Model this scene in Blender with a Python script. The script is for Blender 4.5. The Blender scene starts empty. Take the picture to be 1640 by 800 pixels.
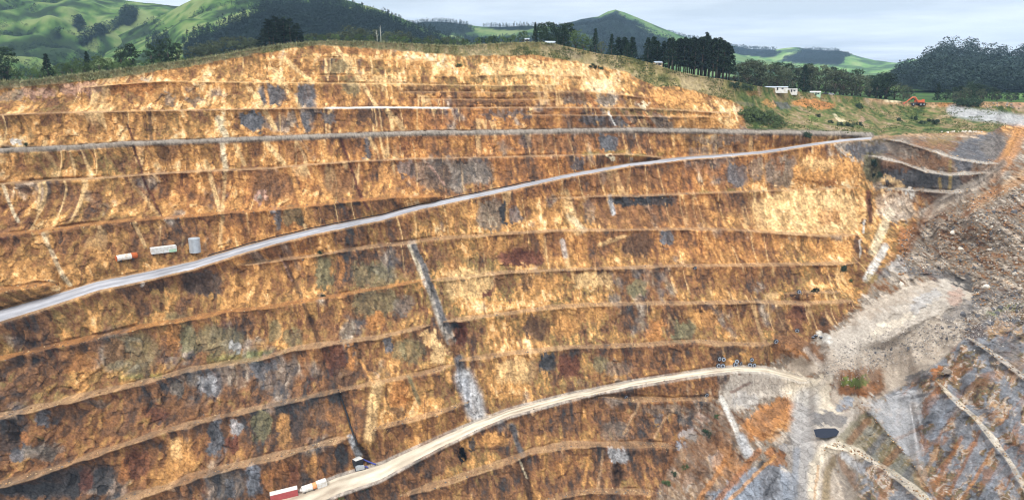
import bpy, bmesh, math, random
import numpy as np
from mathutils import Vector, Matrix

random.seed(7)
R = math.radians
SC = bpy.context.scene
COL = SC.collection

# ------------------------------------------------------------------ camera
PW, PH, F = 1640.0, 800.0, 1171.0
PITCH = R(14.1)
cam_d = bpy.data.cameras.new('camera')
cam = bpy.data.objects.new('camera', cam_d)
COL.objects.link(cam)
cam_d.sensor_fit = 'HORIZONTAL'
cam_d.sensor_width = 36.0
cam_d.lens = 36.0 * F / PW
cam_d.clip_start = 1.0
cam_d.clip_end = 40000.0
cam.location = (0, 0, 0)
cam.rotation_euler = (R(90) - PITCH, 0, 0)
SC.camera = cam

# ------------------------------------------------------------------ world: overcast sky
SUN_EL, SUN_AZ = R(52), R(-148)          # azimuth measured from +Y towards +X
wd = bpy.data.worlds.new('World'); SC.world = wd
wd.use_nodes = True
nt = wd.node_tree; N = nt.nodes; L = nt.links
for n in list(N): N.remove(n)
out = N.new('ShaderNodeOutputWorld'); bg = N.new('ShaderNodeBackground')
bg.inputs['Strength'].default_value = 0.1
sky = N.new('ShaderNodeTexSky'); sky.sky_type = 'NISHITA'; sky.sun_disc = False
sky.sun_elevation = SUN_EL; sky.sun_rotation = SUN_AZ
tc = N.new('ShaderNodeTexCoord'); sep = N.new('ShaderNodeSeparateXYZ')
L.new(tc.outputs['Generated'], sep.inputs[0])
# project the view direction on a flat cloud layer: (x, y) / (z + k)
def wmath(op, a, b=None, c=None):
    m = N.new('ShaderNodeMath'); m.operation = op
    for i, q in enumerate((a, b, c)):
        if q is None: continue
        if isinstance(q, (int, float)): m.inputs[i].default_value = q
        else: L.new(q, m.inputs[i])
    return m.outputs[0]
zc = wmath('MAXIMUM', sep.outputs[2], 0.0)
den = wmath('ADD', zc, 0.06)
cx = wmath('DIVIDE', sep.outputs[0], den); cy_ = wmath('DIVIDE', sep.outputs[1], den)
cmb = N.new('ShaderNodeCombineXYZ'); L.new(cx, cmb.inputs[0]); L.new(cy_, cmb.inputs[1])
def wnoise(scale, det, rough, seed):
    mp = N.new('ShaderNodeMapping'); mp.inputs['Location'].default_value = (seed, seed * .7, 0)
    L.new(cmb.outputs[0], mp.inputs[0])
    t = N.new('ShaderNodeTexNoise'); t.inputs['Scale'].default_value = scale
    t.inputs['Detail'].default_value = det; t.inputs['Roughness'].default_value = rough
    L.new(mp.outputs[0], t.inputs['Vector'])
    return t.outputs['Fac']
n1 = wnoise(0.42, 5, .55, 3.1)
n2 = wnoise(0.11, 4, .5, 9.3)
nn = wmath('ADD', wmath('MULTIPLY', n1, .55), wmath('MULTIPLY', n2, .45))
ramp = N.new('ShaderNodeValToRGB')
ramp.color_ramp.elements[0].position = .40; ramp.color_ramp.elements[0].color = (7.9, 8.7, 9.5, 1)
ramp.color_ramp.elements[1].position = .58; ramp.color_ramp.elements[1].color = (12.2, 12.8, 13.2, 1)
L.new(nn, ramp.inputs[0])
# overcast luminance: the zenith is about three times as bright as the horizon
lum = wmath('MULTIPLY_ADD', wmath('MAXIMUM', wmath('SUBTRACT', zc, .09), 0.0), 1.2, 1.0)
vm = N.new('ShaderNodeVectorMath'); vm.operation = 'SCALE'
L.new(ramp.outputs[0], vm.inputs[0]); L.new(lum, vm.inputs['Scale'])
mix = N.new('ShaderNodeMix'); mix.data_type = 'RGBA'
mix.inputs[0].default_value = .88
L.new(sky.outputs[0], mix.inputs[6]); L.new(vm.outputs[0], mix.inputs[7])
L.new(mix.outputs[2], bg.inputs['Color']); L.new(bg.outputs[0], out.inputs['Surface'])

sun_d = bpy.data.lights.new('sun', 'SUN'); sun_d.energy = 2.5; sun_d.angle = R(10); sun_d.color = (1.0, .95, .87)
sun = bpy.data.objects.new('sun', sun_d); COL.objects.link(sun)
sdir = Vector((math.cos(SUN_EL) * math.sin(SUN_AZ), math.cos(SUN_EL) * math.cos(SUN_AZ), math.sin(SUN_EL)))
sun.rotation_euler = sdir.to_track_quat('Z', 'Y').to_euler()

SC.render.engine = 'CYCLES'
SC.cycles.filter_width = 1.15; SC.cycles.max_bounces = 5; SC.cycles.diffuse_bounces = 2; SC.cycles.glossy_bounces = 1
SC.cycles.transparent_max_bounces = 4; SC.cycles.volume_bounces = 0
SC.view_settings.view_transform = 'Standard'; SC.view_settings.look = 'None'
SC.view_settings.gamma = 1.0; SC.view_settings.use_curve_mapping = False
SC.view_settings.exposure = 0.0

# ------------------------------------------------------------------ maths helpers
SP, CP = math.sin(PITCH), math.cos(PITCH)
def tan_v(v):                                    # fall per metre of depth along the ray through row v
    y = (400.0 - np.asarray(v, float)) / F
    return (SP - y * CP) / (CP + y * SP)
def v_tan(t):
    return 400.0 + F * np.tan(np.arctan(t) - PITCH)
def xr(u, v):                                    # X per metre of depth
    y = (400.0 - np.asarray(v, float)) / F
    return ((np.asarray(u, float) - 820.0) / F) / (CP + y * SP)
def at(u, v, Y):
    return Vector((float(xr(u, v)) * Y, Y, -float(tan_v(v)) * Y))
def sm(a, b, x):
    t = np.clip((x - a) / (b - a), 0, 1); return t * t * (3 - 2 * t)
def hash2(ix, iy, seed):
    h = (ix.astype(np.int64) * 374761393 + iy.astype(np.int64) * 668265263 + seed * 974634777) & 0xffffffff
    h = ((h ^ (h >> 13)) * 1274126177) & 0xffffffff
    h = ((h ^ (h >> 16)) * 2246822519) & 0xffffffff
    return ((h ^ (h >> 15)) & 0xffffff) / float(0xffffff)
def vn(x, y, seed=0):                            # value noise 0..1
    ix = np.floor(x); iy = np.floor(y); fx = x - ix; fy = y - iy
    ix = ix.astype(np.int64); iy = iy.astype(np.int64)
    fx = fx * fx * (3 - 2 * fx); fy = fy * fy * (3 - 2 * fy)
    a = hash2(ix, iy, seed); b = hash2(ix + 1, iy, seed); c = hash2(ix, iy + 1, seed); d = hash2(ix + 1, iy + 1, seed)
    return (a + (b - a) * fx) * (1 - fy) + (c + (d - c) * fx) * fy
def worley(x, y, seed=0):                        # cell value, distance to the cell's edge
    ix = np.floor(x).astype(np.int64); iy = np.floor(y).astype(np.int64)
    d1 = np.full(x.shape, 9.0); d2 = np.full(x.shape, 9.0); val = np.zeros(x.shape)
    for di in (-1, 0, 1):
        for dj in (-1, 0, 1):
            cx_ = ix + di; cy2 = iy + dj
            d = np.hypot(cx_ + .1 + .8 * hash2(cx_, cy2, seed) - x, cy2 + .1 + .8 * hash2(cx_, cy2, seed + 1) - y)
            n = d < d1
            d2 = np.where(n, d1, np.minimum(d2, d)); val = np.where(n, hash2(cx_, cy2, seed + 2), val); d1 = np.where(n, d, d1)
    return val, d2 - d1
def fbm(x, y, seed=0, octv=4, gain=.5):
    s = 0; a = 1; tot = 0
    for i in range(octv):
        s = s + a * vn(x * 2.03 ** i + 17.3 * i, y * 2.03 ** i - 9.1 * i, seed + i * 7); tot += a; a *= gain
    return s / tot                               # 0..1
def lin(c):
    c = np.array(c, float) / 255.0
    return np.where(c <= .04045, c / 12.92, ((c + .055) / 1.055) ** 2.4)

# ------------------------------------------------------------------ object helpers
def tag(o, label=None, cat=None, group=None, kind=None):
    if label: o['label'] = label
    if cat: o['category'] = cat
    if group: o['group'] = group
    if kind: o['kind'] = kind
    return o
def empty(name, loc=(0, 0, 0), rz=0.0):
    o = bpy.data.objects.new(name, None); COL.objects.link(o)
    o.location = loc; o.rotation_euler = (0, 0, rz); o.empty_display_size = 1; return o
def mesh_np(name, verts, faces, m, parent=None, col=None, smooth=True, colname='tint'):
    """verts (n,3), faces (m,k) all of one size; col (n,3) linear"""
    me = bpy.data.meshes.new(name); verts = np.asarray(verts, np.float32); faces = np.asarray(faces, np.int32)
    k = faces.shape[1]
    me.vertices.add(len(verts)); me.vertices.foreach_set('co', verts.ravel())
    me.loops.add(faces.size); me.loops.foreach_set('vertex_index', faces.ravel())
    me.polygons.add(len(faces)); me.polygons.foreach_set('loop_start', np.arange(0, faces.size, k, dtype=np.int32))
    me.polygons.foreach_set('loop_total', np.full(len(faces), k, np.int32))
    if smooth: me.polygons.foreach_set('use_smooth', np.ones(len(faces), bool))
    me.update(calc_edges=True)
    if col is not None:
        a = me.color_attributes.new(colname, 'FLOAT_COLOR', 'POINT')
        c4 = np.ones((len(verts), 4), np.float32); c4[:, :3] = col
        a.data.foreach_set('color', c4.ravel())
    me.materials.append(m)
    o = bpy.data.objects.new(name, me); COL.objects.link(o)
    if parent: o.parent = parent
    return o
class MB:
    """collects boxes, tubes, lathes; build() links them as one mesh object"""
    def __init__(s): s.bm = bmesh.new()
    def box(s, c, d, rz=0, bevel=0, M=None):
        mt = Matrix.Translation(c) @ Matrix.Rotation(rz, 4, 'Z') @ Matrix.Diagonal((d[0], d[1], d[2], 1))
        if M is not None: mt = M @ mt
        r = bmesh.ops.create_cube(s.bm, size=1, matrix=mt)
        if bevel:
            es = list({e for v in r['verts'] for e in v.link_edges})
            bmesh.ops.bevel(s.bm, geom=es, offset=bevel, segments=2, affect='EDGES')
        return s
    def tube(s, pts, rad, seg=10, cap=True):
        pts = [Vector(p) for p in pts]; rings = []
        rads = rad if isinstance(rad, (list, tuple)) else [rad] * len(pts)
        for i, p in enumerate(pts):
            d = (pts[min(i + 1, len(pts) - 1)] - pts[max(i - 1, 0)]).normalized()
            a = d.orthogonal().normalized() if abs(d.z) > .95 else d.cross(Vector((0, 0, 1))).normalized()
            b = d.cross(a).normalized()
            rings.append([s.bm.verts.new(p + rads[i] * (math.cos(2 * math.pi * k / seg) * a + math.sin(2 * math.pi * k / seg) * b)) for k in range(seg)])
        for r0, r1 in zip(rings, rings[1:]):
            for k in range(seg):
                s.bm.faces.new((r0[k], r0[(k + 1) % seg], r1[(k + 1) % seg], r1[k]))
        if cap:
            s.bm.faces.new(rings[0][::-1]); s.bm.faces.new(rings[-1])
        return s
    def prism(s, prof, y0, y1):                  # profile in xz extruded along y
        a = [s.bm.verts.new((x, y0, z)) for x, z in prof]; b = [s.bm.verts.new((x, y1, z)) for x, z in prof]
        s.bm.faces.new(a); s.bm.faces.new(b[::-1]); n = len(prof)
        for i in range(n): s.bm.faces.new((a[i], b[i], b[(i + 1) % n], a[(i + 1) % n]))
        return s
    def build(s, name, m, parent=None, smooth=False):
        bmesh.ops.recalc_face_normals(s.bm, faces=s.bm.faces)
        me = bpy.data.meshes.new(name); s.bm.to_mesh(me); s.bm.free()
        if smooth:
            for p in me.polygons: p.use_smooth = True
        me.materials.append(m)
        o = bpy.data.objects.new(name, me); COL.objects.link(o)
        if parent: o.parent = parent
        return o
def copy_tree(o, kids):
    c = o.copy(); COL.objects.link(c)
    for ch in kids:
        d = ch.copy(); COL.objects.link(d); d.parent = c
    return c

# ------------------------------------------------------------------ materials
def mat_base(name, rough=.9, spec=.2):
    m = bpy.data.materials.new(name); m.use_nodes = True
    b = m.node_tree.nodes['Principled BSDF']
    b.inputs['Roughness'].default_value = rough
    b.inputs['Specular IOR Level'].default_value = spec
    return m, m.node_tree.nodes, m.node_tree.links, b
def mat_plain(name, c, rough=.6, var=.15, scale=1.5, metallic=0.0, dirt=None, spec=.3):
    """paint or plastic with weathering noise; c is sRGB 0..255"""
    m, N, L, b = mat_base(name, rough, spec); b.inputs['Metallic'].default_value = metallic
    c = lin(c)
    t = N.new('ShaderNodeTexNoise'); t.inputs['Scale'].default_value = scale; t.inputs['Detail'].default_value = 5
    co = N.new('ShaderNodeTexCoord'); L.new(co.outputs['Object'], t.inputs['Vector'])
    r = N.new('ShaderNodeValToRGB')
    d = lin(dirt) if dirt is not None else c * (1 - var * 2)
    r.color_ramp.elements[0].position = .3; r.color_ramp.elements[0].color = (*(c * .3 + d * .7), 1)
    r.color_ramp.elements[1].position = .55; r.color_ramp.elements[1].color = (*c, 1)
    L.new(t.outputs['Fac'], r.inputs[0]); L.new(r.outputs[0], b.inputs['Base Color'])
    return m
def mat_tint(name, rough=.95, amp=.35, scales=(.5, 2.2), bump=.0, bscale=1.0, spec=.1):
    """colour from the mesh's tint attribute, broken up by procedural noise"""
    m, N, L, b = mat_base(name, rough, spec)
    a = N.new('ShaderNodeAttribute'); a.attribute_name = 'tint'
    geo = N.new('ShaderNodeNewGeometry')
    f = None
    for i, s in enumerate(scales):
        t = N.new('ShaderNodeTexNoise'); t.inputs['Scale'].default_value = s; t.inputs['Detail'].default_value = 4
        t.inputs['Roughness'].default_value = .65
        L.new(geo.outputs['Position'], t.inputs['Vector'])
        mr = N.new('ShaderNodeMapRange'); mr.inputs[1].default_value = .25; mr.inputs[2].default_value = .75
        mr.inputs[3].default_value = 1 - amp; mr.inputs[4].default_value = 1 + amp
        L.new(t.outputs['Fac'], mr.inputs[0])
        if f is None: f = mr.outputs[0]
        else:
            q = N.new('ShaderNodeMath'); q.operation = 'MULTIPLY'; L.new(f, q.inputs[0]); L.new(mr.outputs[0], q.inputs[1]); f = q.outputs[0]
    sc_ = N.new('ShaderNodeVectorMath'); sc_.operation = 'SCALE'
    L.new(a.outputs['Color'], sc_.inputs[0]); L.new(f, sc_.inputs['Scale'])
    L.new(sc_.outputs[0], b.inputs['Base Color'])
    if bump:
        t = N.new('ShaderNodeTexNoise'); t.inputs['Scale'].default_value = bscale; t.inputs['Detail'].default_value = 6
        t.inputs['Roughness'].default_value = .7
        L.new(geo.outputs['Position'], t.inputs['Vector'])
        bp = N.new('ShaderNodeBump'); bp.inputs['Strength'].default_value = bump; bp.inputs['Distance'].default_value = 1.0
        L.new(t.outputs['Fac'], bp.inputs['Height']); L.new(bp.outputs[0], b.inputs['Normal'])
    return m
def mat_leaf(name, c, var=.5):
    m, N, L, b = mat_base(name, .85, .15)
    c = np.array(c, float)
    oi = N.new('ShaderNodeObjectInfo'); geo = N.new('ShaderNodeNewGeometry')
    t = N.new('ShaderNodeTexNoise'); t.inputs['Scale'].default_value = .45; t.inputs['Detail'].default_value = 4
    L.new(geo.outputs['Position'], t.inputs['Vector'])
    r = N.new('ShaderNodeValToRGB')
    r.color_ramp.elements[0].position = .3; r.color_ramp.elements[0].color = (*(c * (1 - var)), 1)
    r.color_ramp.elements[1].position = .72; r.color_ramp.elements[1].color = (*(c * (1 + var)), 1)
    L.new(t.outputs['Fac'], r.inputs[0])
    hs = N.new('ShaderNodeHueSaturation')
    mr = N.new('ShaderNodeMapRange'); mr.inputs[3].default_value = .7; mr.inputs[4].default_value = 1.35
    L.new(oi.outputs['Random'], mr.inputs[0]); L.new(mr.outputs[0], hs.inputs['Value'])
    L.new(r.outputs[0], hs.inputs['Color']); L.new(hs.outputs[0], b.inputs['Base Color'])
    return m

M_ROCK = mat_tint('rock_face', amp=.2, scales=(.8, 2.2), bump=.5, bscale=1.0)
M_ROAD = mat_tint('road_gravel', amp=.1, scales=(.35, 2.5), bump=.15, bscale=1.5)
M_HILL = mat_tint('hill_pasture', amp=.16, scales=(.012, .05), bump=0)
M_BARK = mat_plain('bark', (92, 80, 70), .95, .25, 2.0)

#======================================================================= THE PIT TERRAIN
# skyline edge of the ground round the pit (photo columns, rows)
CK = [(-170, 138), (0, 130), (60, 128), (110, 120), (160, 115), (230, 106), (300, 96), (350, 88), (410, 77), (470, 69), (530, 65), (600, 67),
      (680, 71), (740, 73), (800, 69), (850, 67), (880, 69), (920, 77), (960, 86), (1000, 90), (1040, 100), (1080, 113), (1120, 121),
      (1170, 129), (1220, 139), (1300, 149), (1380, 156), (1450, 163), (1530, 165), (1580, 163), (1640, 164), (1810, 162)]
# top edge of the bare rock below the grass verge
RK = [(-170, 150), (0, 142), (60, 137), (120, 131), (180, 126), (230, 117), (300, 107), (350, 98), (410, 86), (470, 77), (525, 72), (560, 76),
      (600, 78), (680, 84), (740, 90), (790, 90), (860, 88), (900, 95), (950, 104), (1000, 114), (1025, 128), (1050, 138), (1085, 138), (1120, 148),
      (1170, 160), (1190, 172), (1195, 205), (1230, 211), (1290, 211), (1400, 217), (1500, 214), (1590, 209), (1640, 190), (1810, 180)]
Y0K = [(-170, 338), (0, 365), (300, 415), (660, 460), (900, 480), (1200, 492), (1400, 500), (1810, 490)]
KS = 1.1
def knots(K, u): return np.interp(u, [k[0] for k in K], [k[1] for k in K])
def cone(u, v): return knots(Y0K, u) / (1 + KS * tan_v(v))

# depth corrections: (column, row, depth in metres) where the ground leaves the mean slope
ctrl = []
for u in (-170, 0, 200, 400, 600, 800, 1000, 1150):
    for v in (60, 200, 400, 600, 800, 965): ctrl.append((u, v, None))
for u, v in ((1250, 200), (1250, 300), (1250, 400), (1240, 520), (1340, 220), (1340, 300), (1340, 400), (1290, 470), (1450, 225), (1480, 300),
             (1400, 300), (1540, 225), (1280, 612), (1180, 640), (1160, 720)): ctrl.append((u, v, None))
ctrl += [(1640, 965, 158), (1640, 800, 192), (1640, 700, 216), (1640, 600, 246), (1640, 500, 285), (1640, 420, 325), (1640, 330, 370), (1640, 250, 405),
         (1640, 205, 440), (1640, 168, 540), (1810, 965, 130), (1810, 800, 160), (1810, 600, 215), (1810, 400, 300), (1810, 250, 380), (1810, 168, 500),
         (1500, 800, 222), (1500, 700, 258), (1510, 620, 270), (1540, 480, 318), (1545, 455, 334), (1480, 500, 322), (1430, 440, 362), (1400, 560, 322), (1420, 618, 308), (1455, 605, 302),
         (1500, 360, 385), (1560, 330, 372), (1600, 280, 400), (1370, 600, 305), (1340, 700, 272), (1380, 660, 288), (1310, 800, 252), (1250, 800, 266),
         (1400, 800, 236), (1310, 965, 205), (1500, 965, 185), (1000, 965, 225), (1180, 800, 274), (1440, 740, 262), (1460, 170, 560), (1250, 150, 540), (1000, 95, 500)]
cu = np.array([c[0] for c in ctrl], float); cv = np.array([c[1] for c in ctrl], float)
cd = np.array([0.0 if c[2] is None else math.log(c[2] / float(cone(c[0], c[1]))) for c in ctrl])
def rker(a, b): return np.sqrt((a[0][:, None] - b[0][None]) ** 2 + (1.6 * (a[1][:, None] - b[1][None])) ** 2 + 900.0)
Kw = np.linalg.solve(rker((cu, cv), (cu, cv)) + np.eye(len(cu)) * 4.0, cd)
gu = np.arange(-180, 1841, 12.0); gv = np.arange(40, 985, 8.0)
GU, GV = np.meshgrid(gu, gv, indexing='ij')
OFF = (rker((GU.ravel(), GV.ravel()), (cu, cv)) @ Kw).reshape(GU.shape)
OFF *= sm(1130, 1330, GU) * .999
def off(u, v):
    a = np.clip((np.asarray(u, float) - gu[0]) / 12.0, 0, len(gu) - 1.001); b = np.clip((np.asarray(v, float) - gv[0]) / 8.0, 0, len(gv) - 1.001)
    i = a.astype(int); j = b.astype(int); fa = a - i; fb = b - j
    return (OFF[i, j] * (1 - fa) + OFF[i + 1, j] * fa) * (1 - fb) + (OFF[i, j + 1] * (1 - fa) + OFF[i + 1, j + 1] * fa) * fb
def Ym(u, v): return cone(u, v) * np.exp(off(u, v))

# palette, sRGB of the rock itself
P = {k: lin(c) for k, c in dict(
    orange=(182, 122, 64), gold=(204, 146, 80), cream=(228, 186, 126), pale=(226, 206, 168), white=(236, 230, 220), brown=(132, 92, 60), rust=(156, 102, 58),
    dark=(92, 68, 52), maroon=(104, 62, 48), grey=(126, 114, 102), slate=(100, 98, 100), dgrey=(68, 66, 66), olive=(134, 112, 66), ggrey=(118, 110, 80), tan=(184, 146, 106), dtan=(142, 124, 104), gtan=(190, 174, 156),
    gravel=(188, 176, 162), lgrey=(172, 170, 170), blue=(140, 146, 156), pink=(180, 140, 120), green=(92, 112, 46), black=(30, 28, 28), roadp=(224, 208, 184)).items()}
# benches: knots (column, row), width in metres, colour, strength of the paint, windrow
LINES = []
def line(K, w, c='tan', s=.75, ridge=0.0, name='', toe=None): LINES.append(dict(K=K, w=w, c=c, s=s * .85, ridge=ridge, name=name, toe=toe))
line([(415, 97), (470, 94), (531, 93), (600, 95), (700, 98)], 3, 'gold', .3)
line([(500, 121), (547, 121), (631, 121), (741, 122), (840, 118), (930, 122)], 3, 'gold', .35)
line([(130, 140), (200, 134), (262, 130), (420, 132), (505, 133), (640, 134), (720, 136), (800, 137), (900, 136)], 4, 'cream', .5)
line([(640, 147), (715, 147), (820, 148), (879, 147), (947, 147), (997, 152), (1040, 157)], 3.5, 'tan', .4)
line([(660, 159), (725, 159), (820, 159), (900, 160)], 3, 'tan', .4)
line([(-170, 187), (0, 184), (79, 181), (184, 178.5), (262, 177), (400, 174.5), (505, 173.2), (531, 173), (610, 172), (723, 172.7), (800, 172), (905, 172), (1023, 173), (1100, 177), (1167, 181)], 5, 'tan', .8, name='W')
line([(840, 184), (879, 184), (1000, 185), (1090, 187), (1170, 187)], 3.5, 'tan', .45)
line([(-170, 248), (0, 240.7), (105, 236.7), (210, 230), (341, 225.5), (452, 221), (557, 217), (662, 213.3), (820, 211.5), (905, 209.5), (1010, 208), (1115, 209.7), (1220, 211.8), (1272, 212.5), (1351, 214), (1395, 217)], 13, 'grey', .95, ridge=1.3, name='G')
line([(-170, 305), (0, 294), (66, 289), (157, 285), (236, 279), (315, 274), (420, 269.6), (505, 263), (571, 258), (662, 254), (754, 252.3), (820, 250.7), (905, 248.5), (957, 247), (1020, 247.5), (1068, 253)], 5, 'tan', .75)
line([(-170, 396), (0, 376), (52, 370.6), (131, 360), (210, 352), (275, 348), (341, 342), (420, 336.5), (505, 328.6), (584, 319.4), (636, 315.5), (690, 314), (712, 316)], 5.5, 'orange', .7)
line([(-170, 490), (0, 464), (52, 455.5), (95, 454)], 5.5, 'orange', .75)
URK = [(-170, 548), (0, 506), (79, 482.7), (157, 458), (236, 442), (315, 423.6), (394, 399), (450, 384), (505, 370.6), (610, 349.6), (662, 335), (741, 318), (820, 301.5), (905, 282.7), (1010, 264), (1089, 254.5), (1220, 244.6), (1299, 231.8), (1351, 225), (1419, 219.7)]
line(URK, 17, 'tan', .8, ridge=.25, name='U')
line([(880, 318), (900, 316.5), (968, 313.5), (1023, 313), (1115, 309), (1220, 305.5), (1286, 304), (1377, 300)], 4.5, 'tan', .65)
line([(380, 424), (452, 416), (505, 408.5), (584, 395.5), (655, 388.5), (689, 382), (767, 377), (820, 372.5), (892, 369), (931, 368), (1062, 367), (1150, 366), (1220, 371), (1309, 377), (1375, 376)], 5.5, 'tan', .7)
line([(-170, 605), (0, 573), (79, 555), (157, 538), (223, 523), (289, 513), (367, 497), (420, 493), (479, 482.7), (557, 469.6), (636, 456), (680, 447.5)], 5, 'orange', .7)
line([(690, 449), (750, 443), (800, 436), (905, 431.5), (984, 429), (1089, 425), (1220, 423.6), (1372, 421)], 5.5, 'tan', .7)
line([(-170, 712), (0, 666), (79, 648), (157, 628), (210, 616), (262, 603), (302, 591), (420, 573), (466, 559), (518, 551), (610, 539), (690, 520)], 5.5, 'tan', .7)
line([(710, 515), (760, 508), (820, 500), (879, 492), (931, 488), (1036, 485), (1141, 484), (1220, 483), (1291, 485), (1367, 481)], 5.5, 'tan', .7)
line([(1255, 470), (1290, 467.5), (1346, 467)], 4, 'tan', .6)
line([(735, 577), (749, 574.5), (820, 565), (905, 556), (1036, 551), (1115, 545), (1154, 550), (1220, 551), (1245, 548)], 5, 'tan', .7)
line([(-170, 835), (0, 776), (79, 753), (157, 725), (210, 708), (262, 690), (341, 669), (420, 651), (479, 638.6), (544, 624), (610, 611), (689, 594), (728, 583)], 4.8, 'tan', .6)
line([(150, 816), (210, 795), (262, 781), (315, 760.6), (400, 739.6), (466, 724), (518, 709), (562, 699)], 5.5, 'tan', .75)
line([(596, 690), (605, 684), (662, 671), (715, 655.6), (752, 642)], 4.5, 'tan', .6)
LRK = [(400, 836), (450, 814), (505, 793), (540, 777), (575, 766), (610, 755), (662, 729), (715, 703.5), (767, 680), (820, 659.5), (905, 637), (1010, 615), (1115, 598), (1180, 590), (1225, 592), (1265, 602), (1300, 613)]
line(LRK, [(400, 18), (600, 16), (700, 13.5), (800, 11), (950, 9.5), (1300, 10)], 'gravel', .9, ridge=.4, name='L')
line([(930, 634), (963, 632.5), (1010, 638.6), (1089, 638.6), (1150, 637)], 5, 'tan', .65)
line([(640, 793), (652, 789.5), (715, 771), (767, 753), (826, 733), (852, 721), (918, 711), (984, 711.5), (1062, 712), (1085, 718)], 6, 'tan', .7)
line([(840, 815), (905, 792), (944, 785.5), (1026, 786), (1060, 790)], 5, 'tan', .6)
# end wall and its benches
line([(1420, 224), (1443, 226), (1482, 238), (1535, 254), (1565, 260), (1598, 262)], 8, 'gravel', .8)
line([(1390, 249), (1404, 251), (1443, 260), (1482, 273.5), (1522, 279), (1556, 277), (1584, 276)], 9, 'gravel', .9)
line([(1405, 299), (1414, 300), (1482, 305), (1522, 307), (1552, 304)], 8, 'gravel', .8)
# the near wall at the lower right: the benches come towards the camera
line([(1498, 608), (1522, 633), (1559, 665), (1593, 705.5), (1614, 734), (1640, 777), (1700, 850), (1760, 925)], 6.5, 'roadp', .85)
line([(1545, 538), (1570, 552), (1600, 572), (1640, 604), (1700, 660), (1790, 740)], 5.5, 'gravel', .8)
line([(1375, 641), (1388, 653), (1430, 703), (1461, 740), (1496, 797), (1560, 890), (1620, 965)], 9, 'lgrey', .5, toe=[(1375, 640), (1388, 649), (1410, 637), (1440, 631), (1455, 640), (1464, 682), (1472, 712), (1482, 748), (1496, 793), (1520, 828), (1620, 960)])
line([(1320, 715), (1345, 712), (1380, 725), (1440, 765), (1480, 795), (1520, 840)], 6, 'roadp', .8)

U = np.arange(-170, 1811, 1.7)
NU = len(U)
for i, l in enumerate(LINES):
    K = l['K']; u0, u1 = K[0][0], K[-1][0]
    act = (U >= u0) & (U <= u1)
    j = .8 if l['name'] not in 'ULG' or not l['name'] else .5
    v = knots(K, U) + j * 2 * (fbm(U / 14.0, U * 0 + i * 3.3, 50, 3) - .5) * sm(90, 300, knots(K, U))
    w = (knots(l['w'], U) if isinstance(l['w'], list) else l['w']) * (1 if l['name'] in ('U', 'L') else 1 + .7 * (fbm(U / 30.0, U * 0 + i * 5.1, 60, 3) - .5) * 2)
    ta = 1.0 if u0 <= -170 else sm(u0, u0 + 22, U); tb = 1.0 if u1 >= 1700 else sm(u1, u1 - 22, U)
    wt = np.minimum(ta * np.ones(NU), tb); w = np.maximum(w * wt * (1.0 if l['name'] == 'G' else .85), .05) if l['name'] not in ('U', 'L') else np.maximum(w * wt, .05)
    Ymid = Ym(U, v); z = -tan_v(v) * Ymid
    Yt = Ymid + w / 2; Yc = Ymid - w / 2
    if l.get('toe'):                               # a wide shelf: back edge traced on its own, level with the lip
        vt_ = knots(l['toe'], U); vt_ = np.minimum(vt_, v - .5); Yc = Ymid; Yt = np.minimum(-z / np.maximum(tan_v(vt_), .02), Ym(U, vt_) - .5); Yt = np.maximum(Yt, Yc + .05)
    l.update(act=act, v=v, Yt=Yt, Yc=Yc, vt=v_tan(-z / Yt) if not l.get('toe') else vt_, vc=v_tan(-z / Yc), z=z, wt=wt)
NROW = 680
Cv = knots(CK, U) + 1.2 * (fbm(U / 9.0, U * 0, 71, 3) - .5)
ROWS = []
V = np.zeros((NU, NROW + 30)); YY = np.zeros_like(V); BID = np.full(V.shape, -1, np.int32); BM = np.zeros_like(V); RIDGE = np.zeros_like(V)
FACE = np.ones_like(V); FT = np.full(V.shape, .5)
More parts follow.
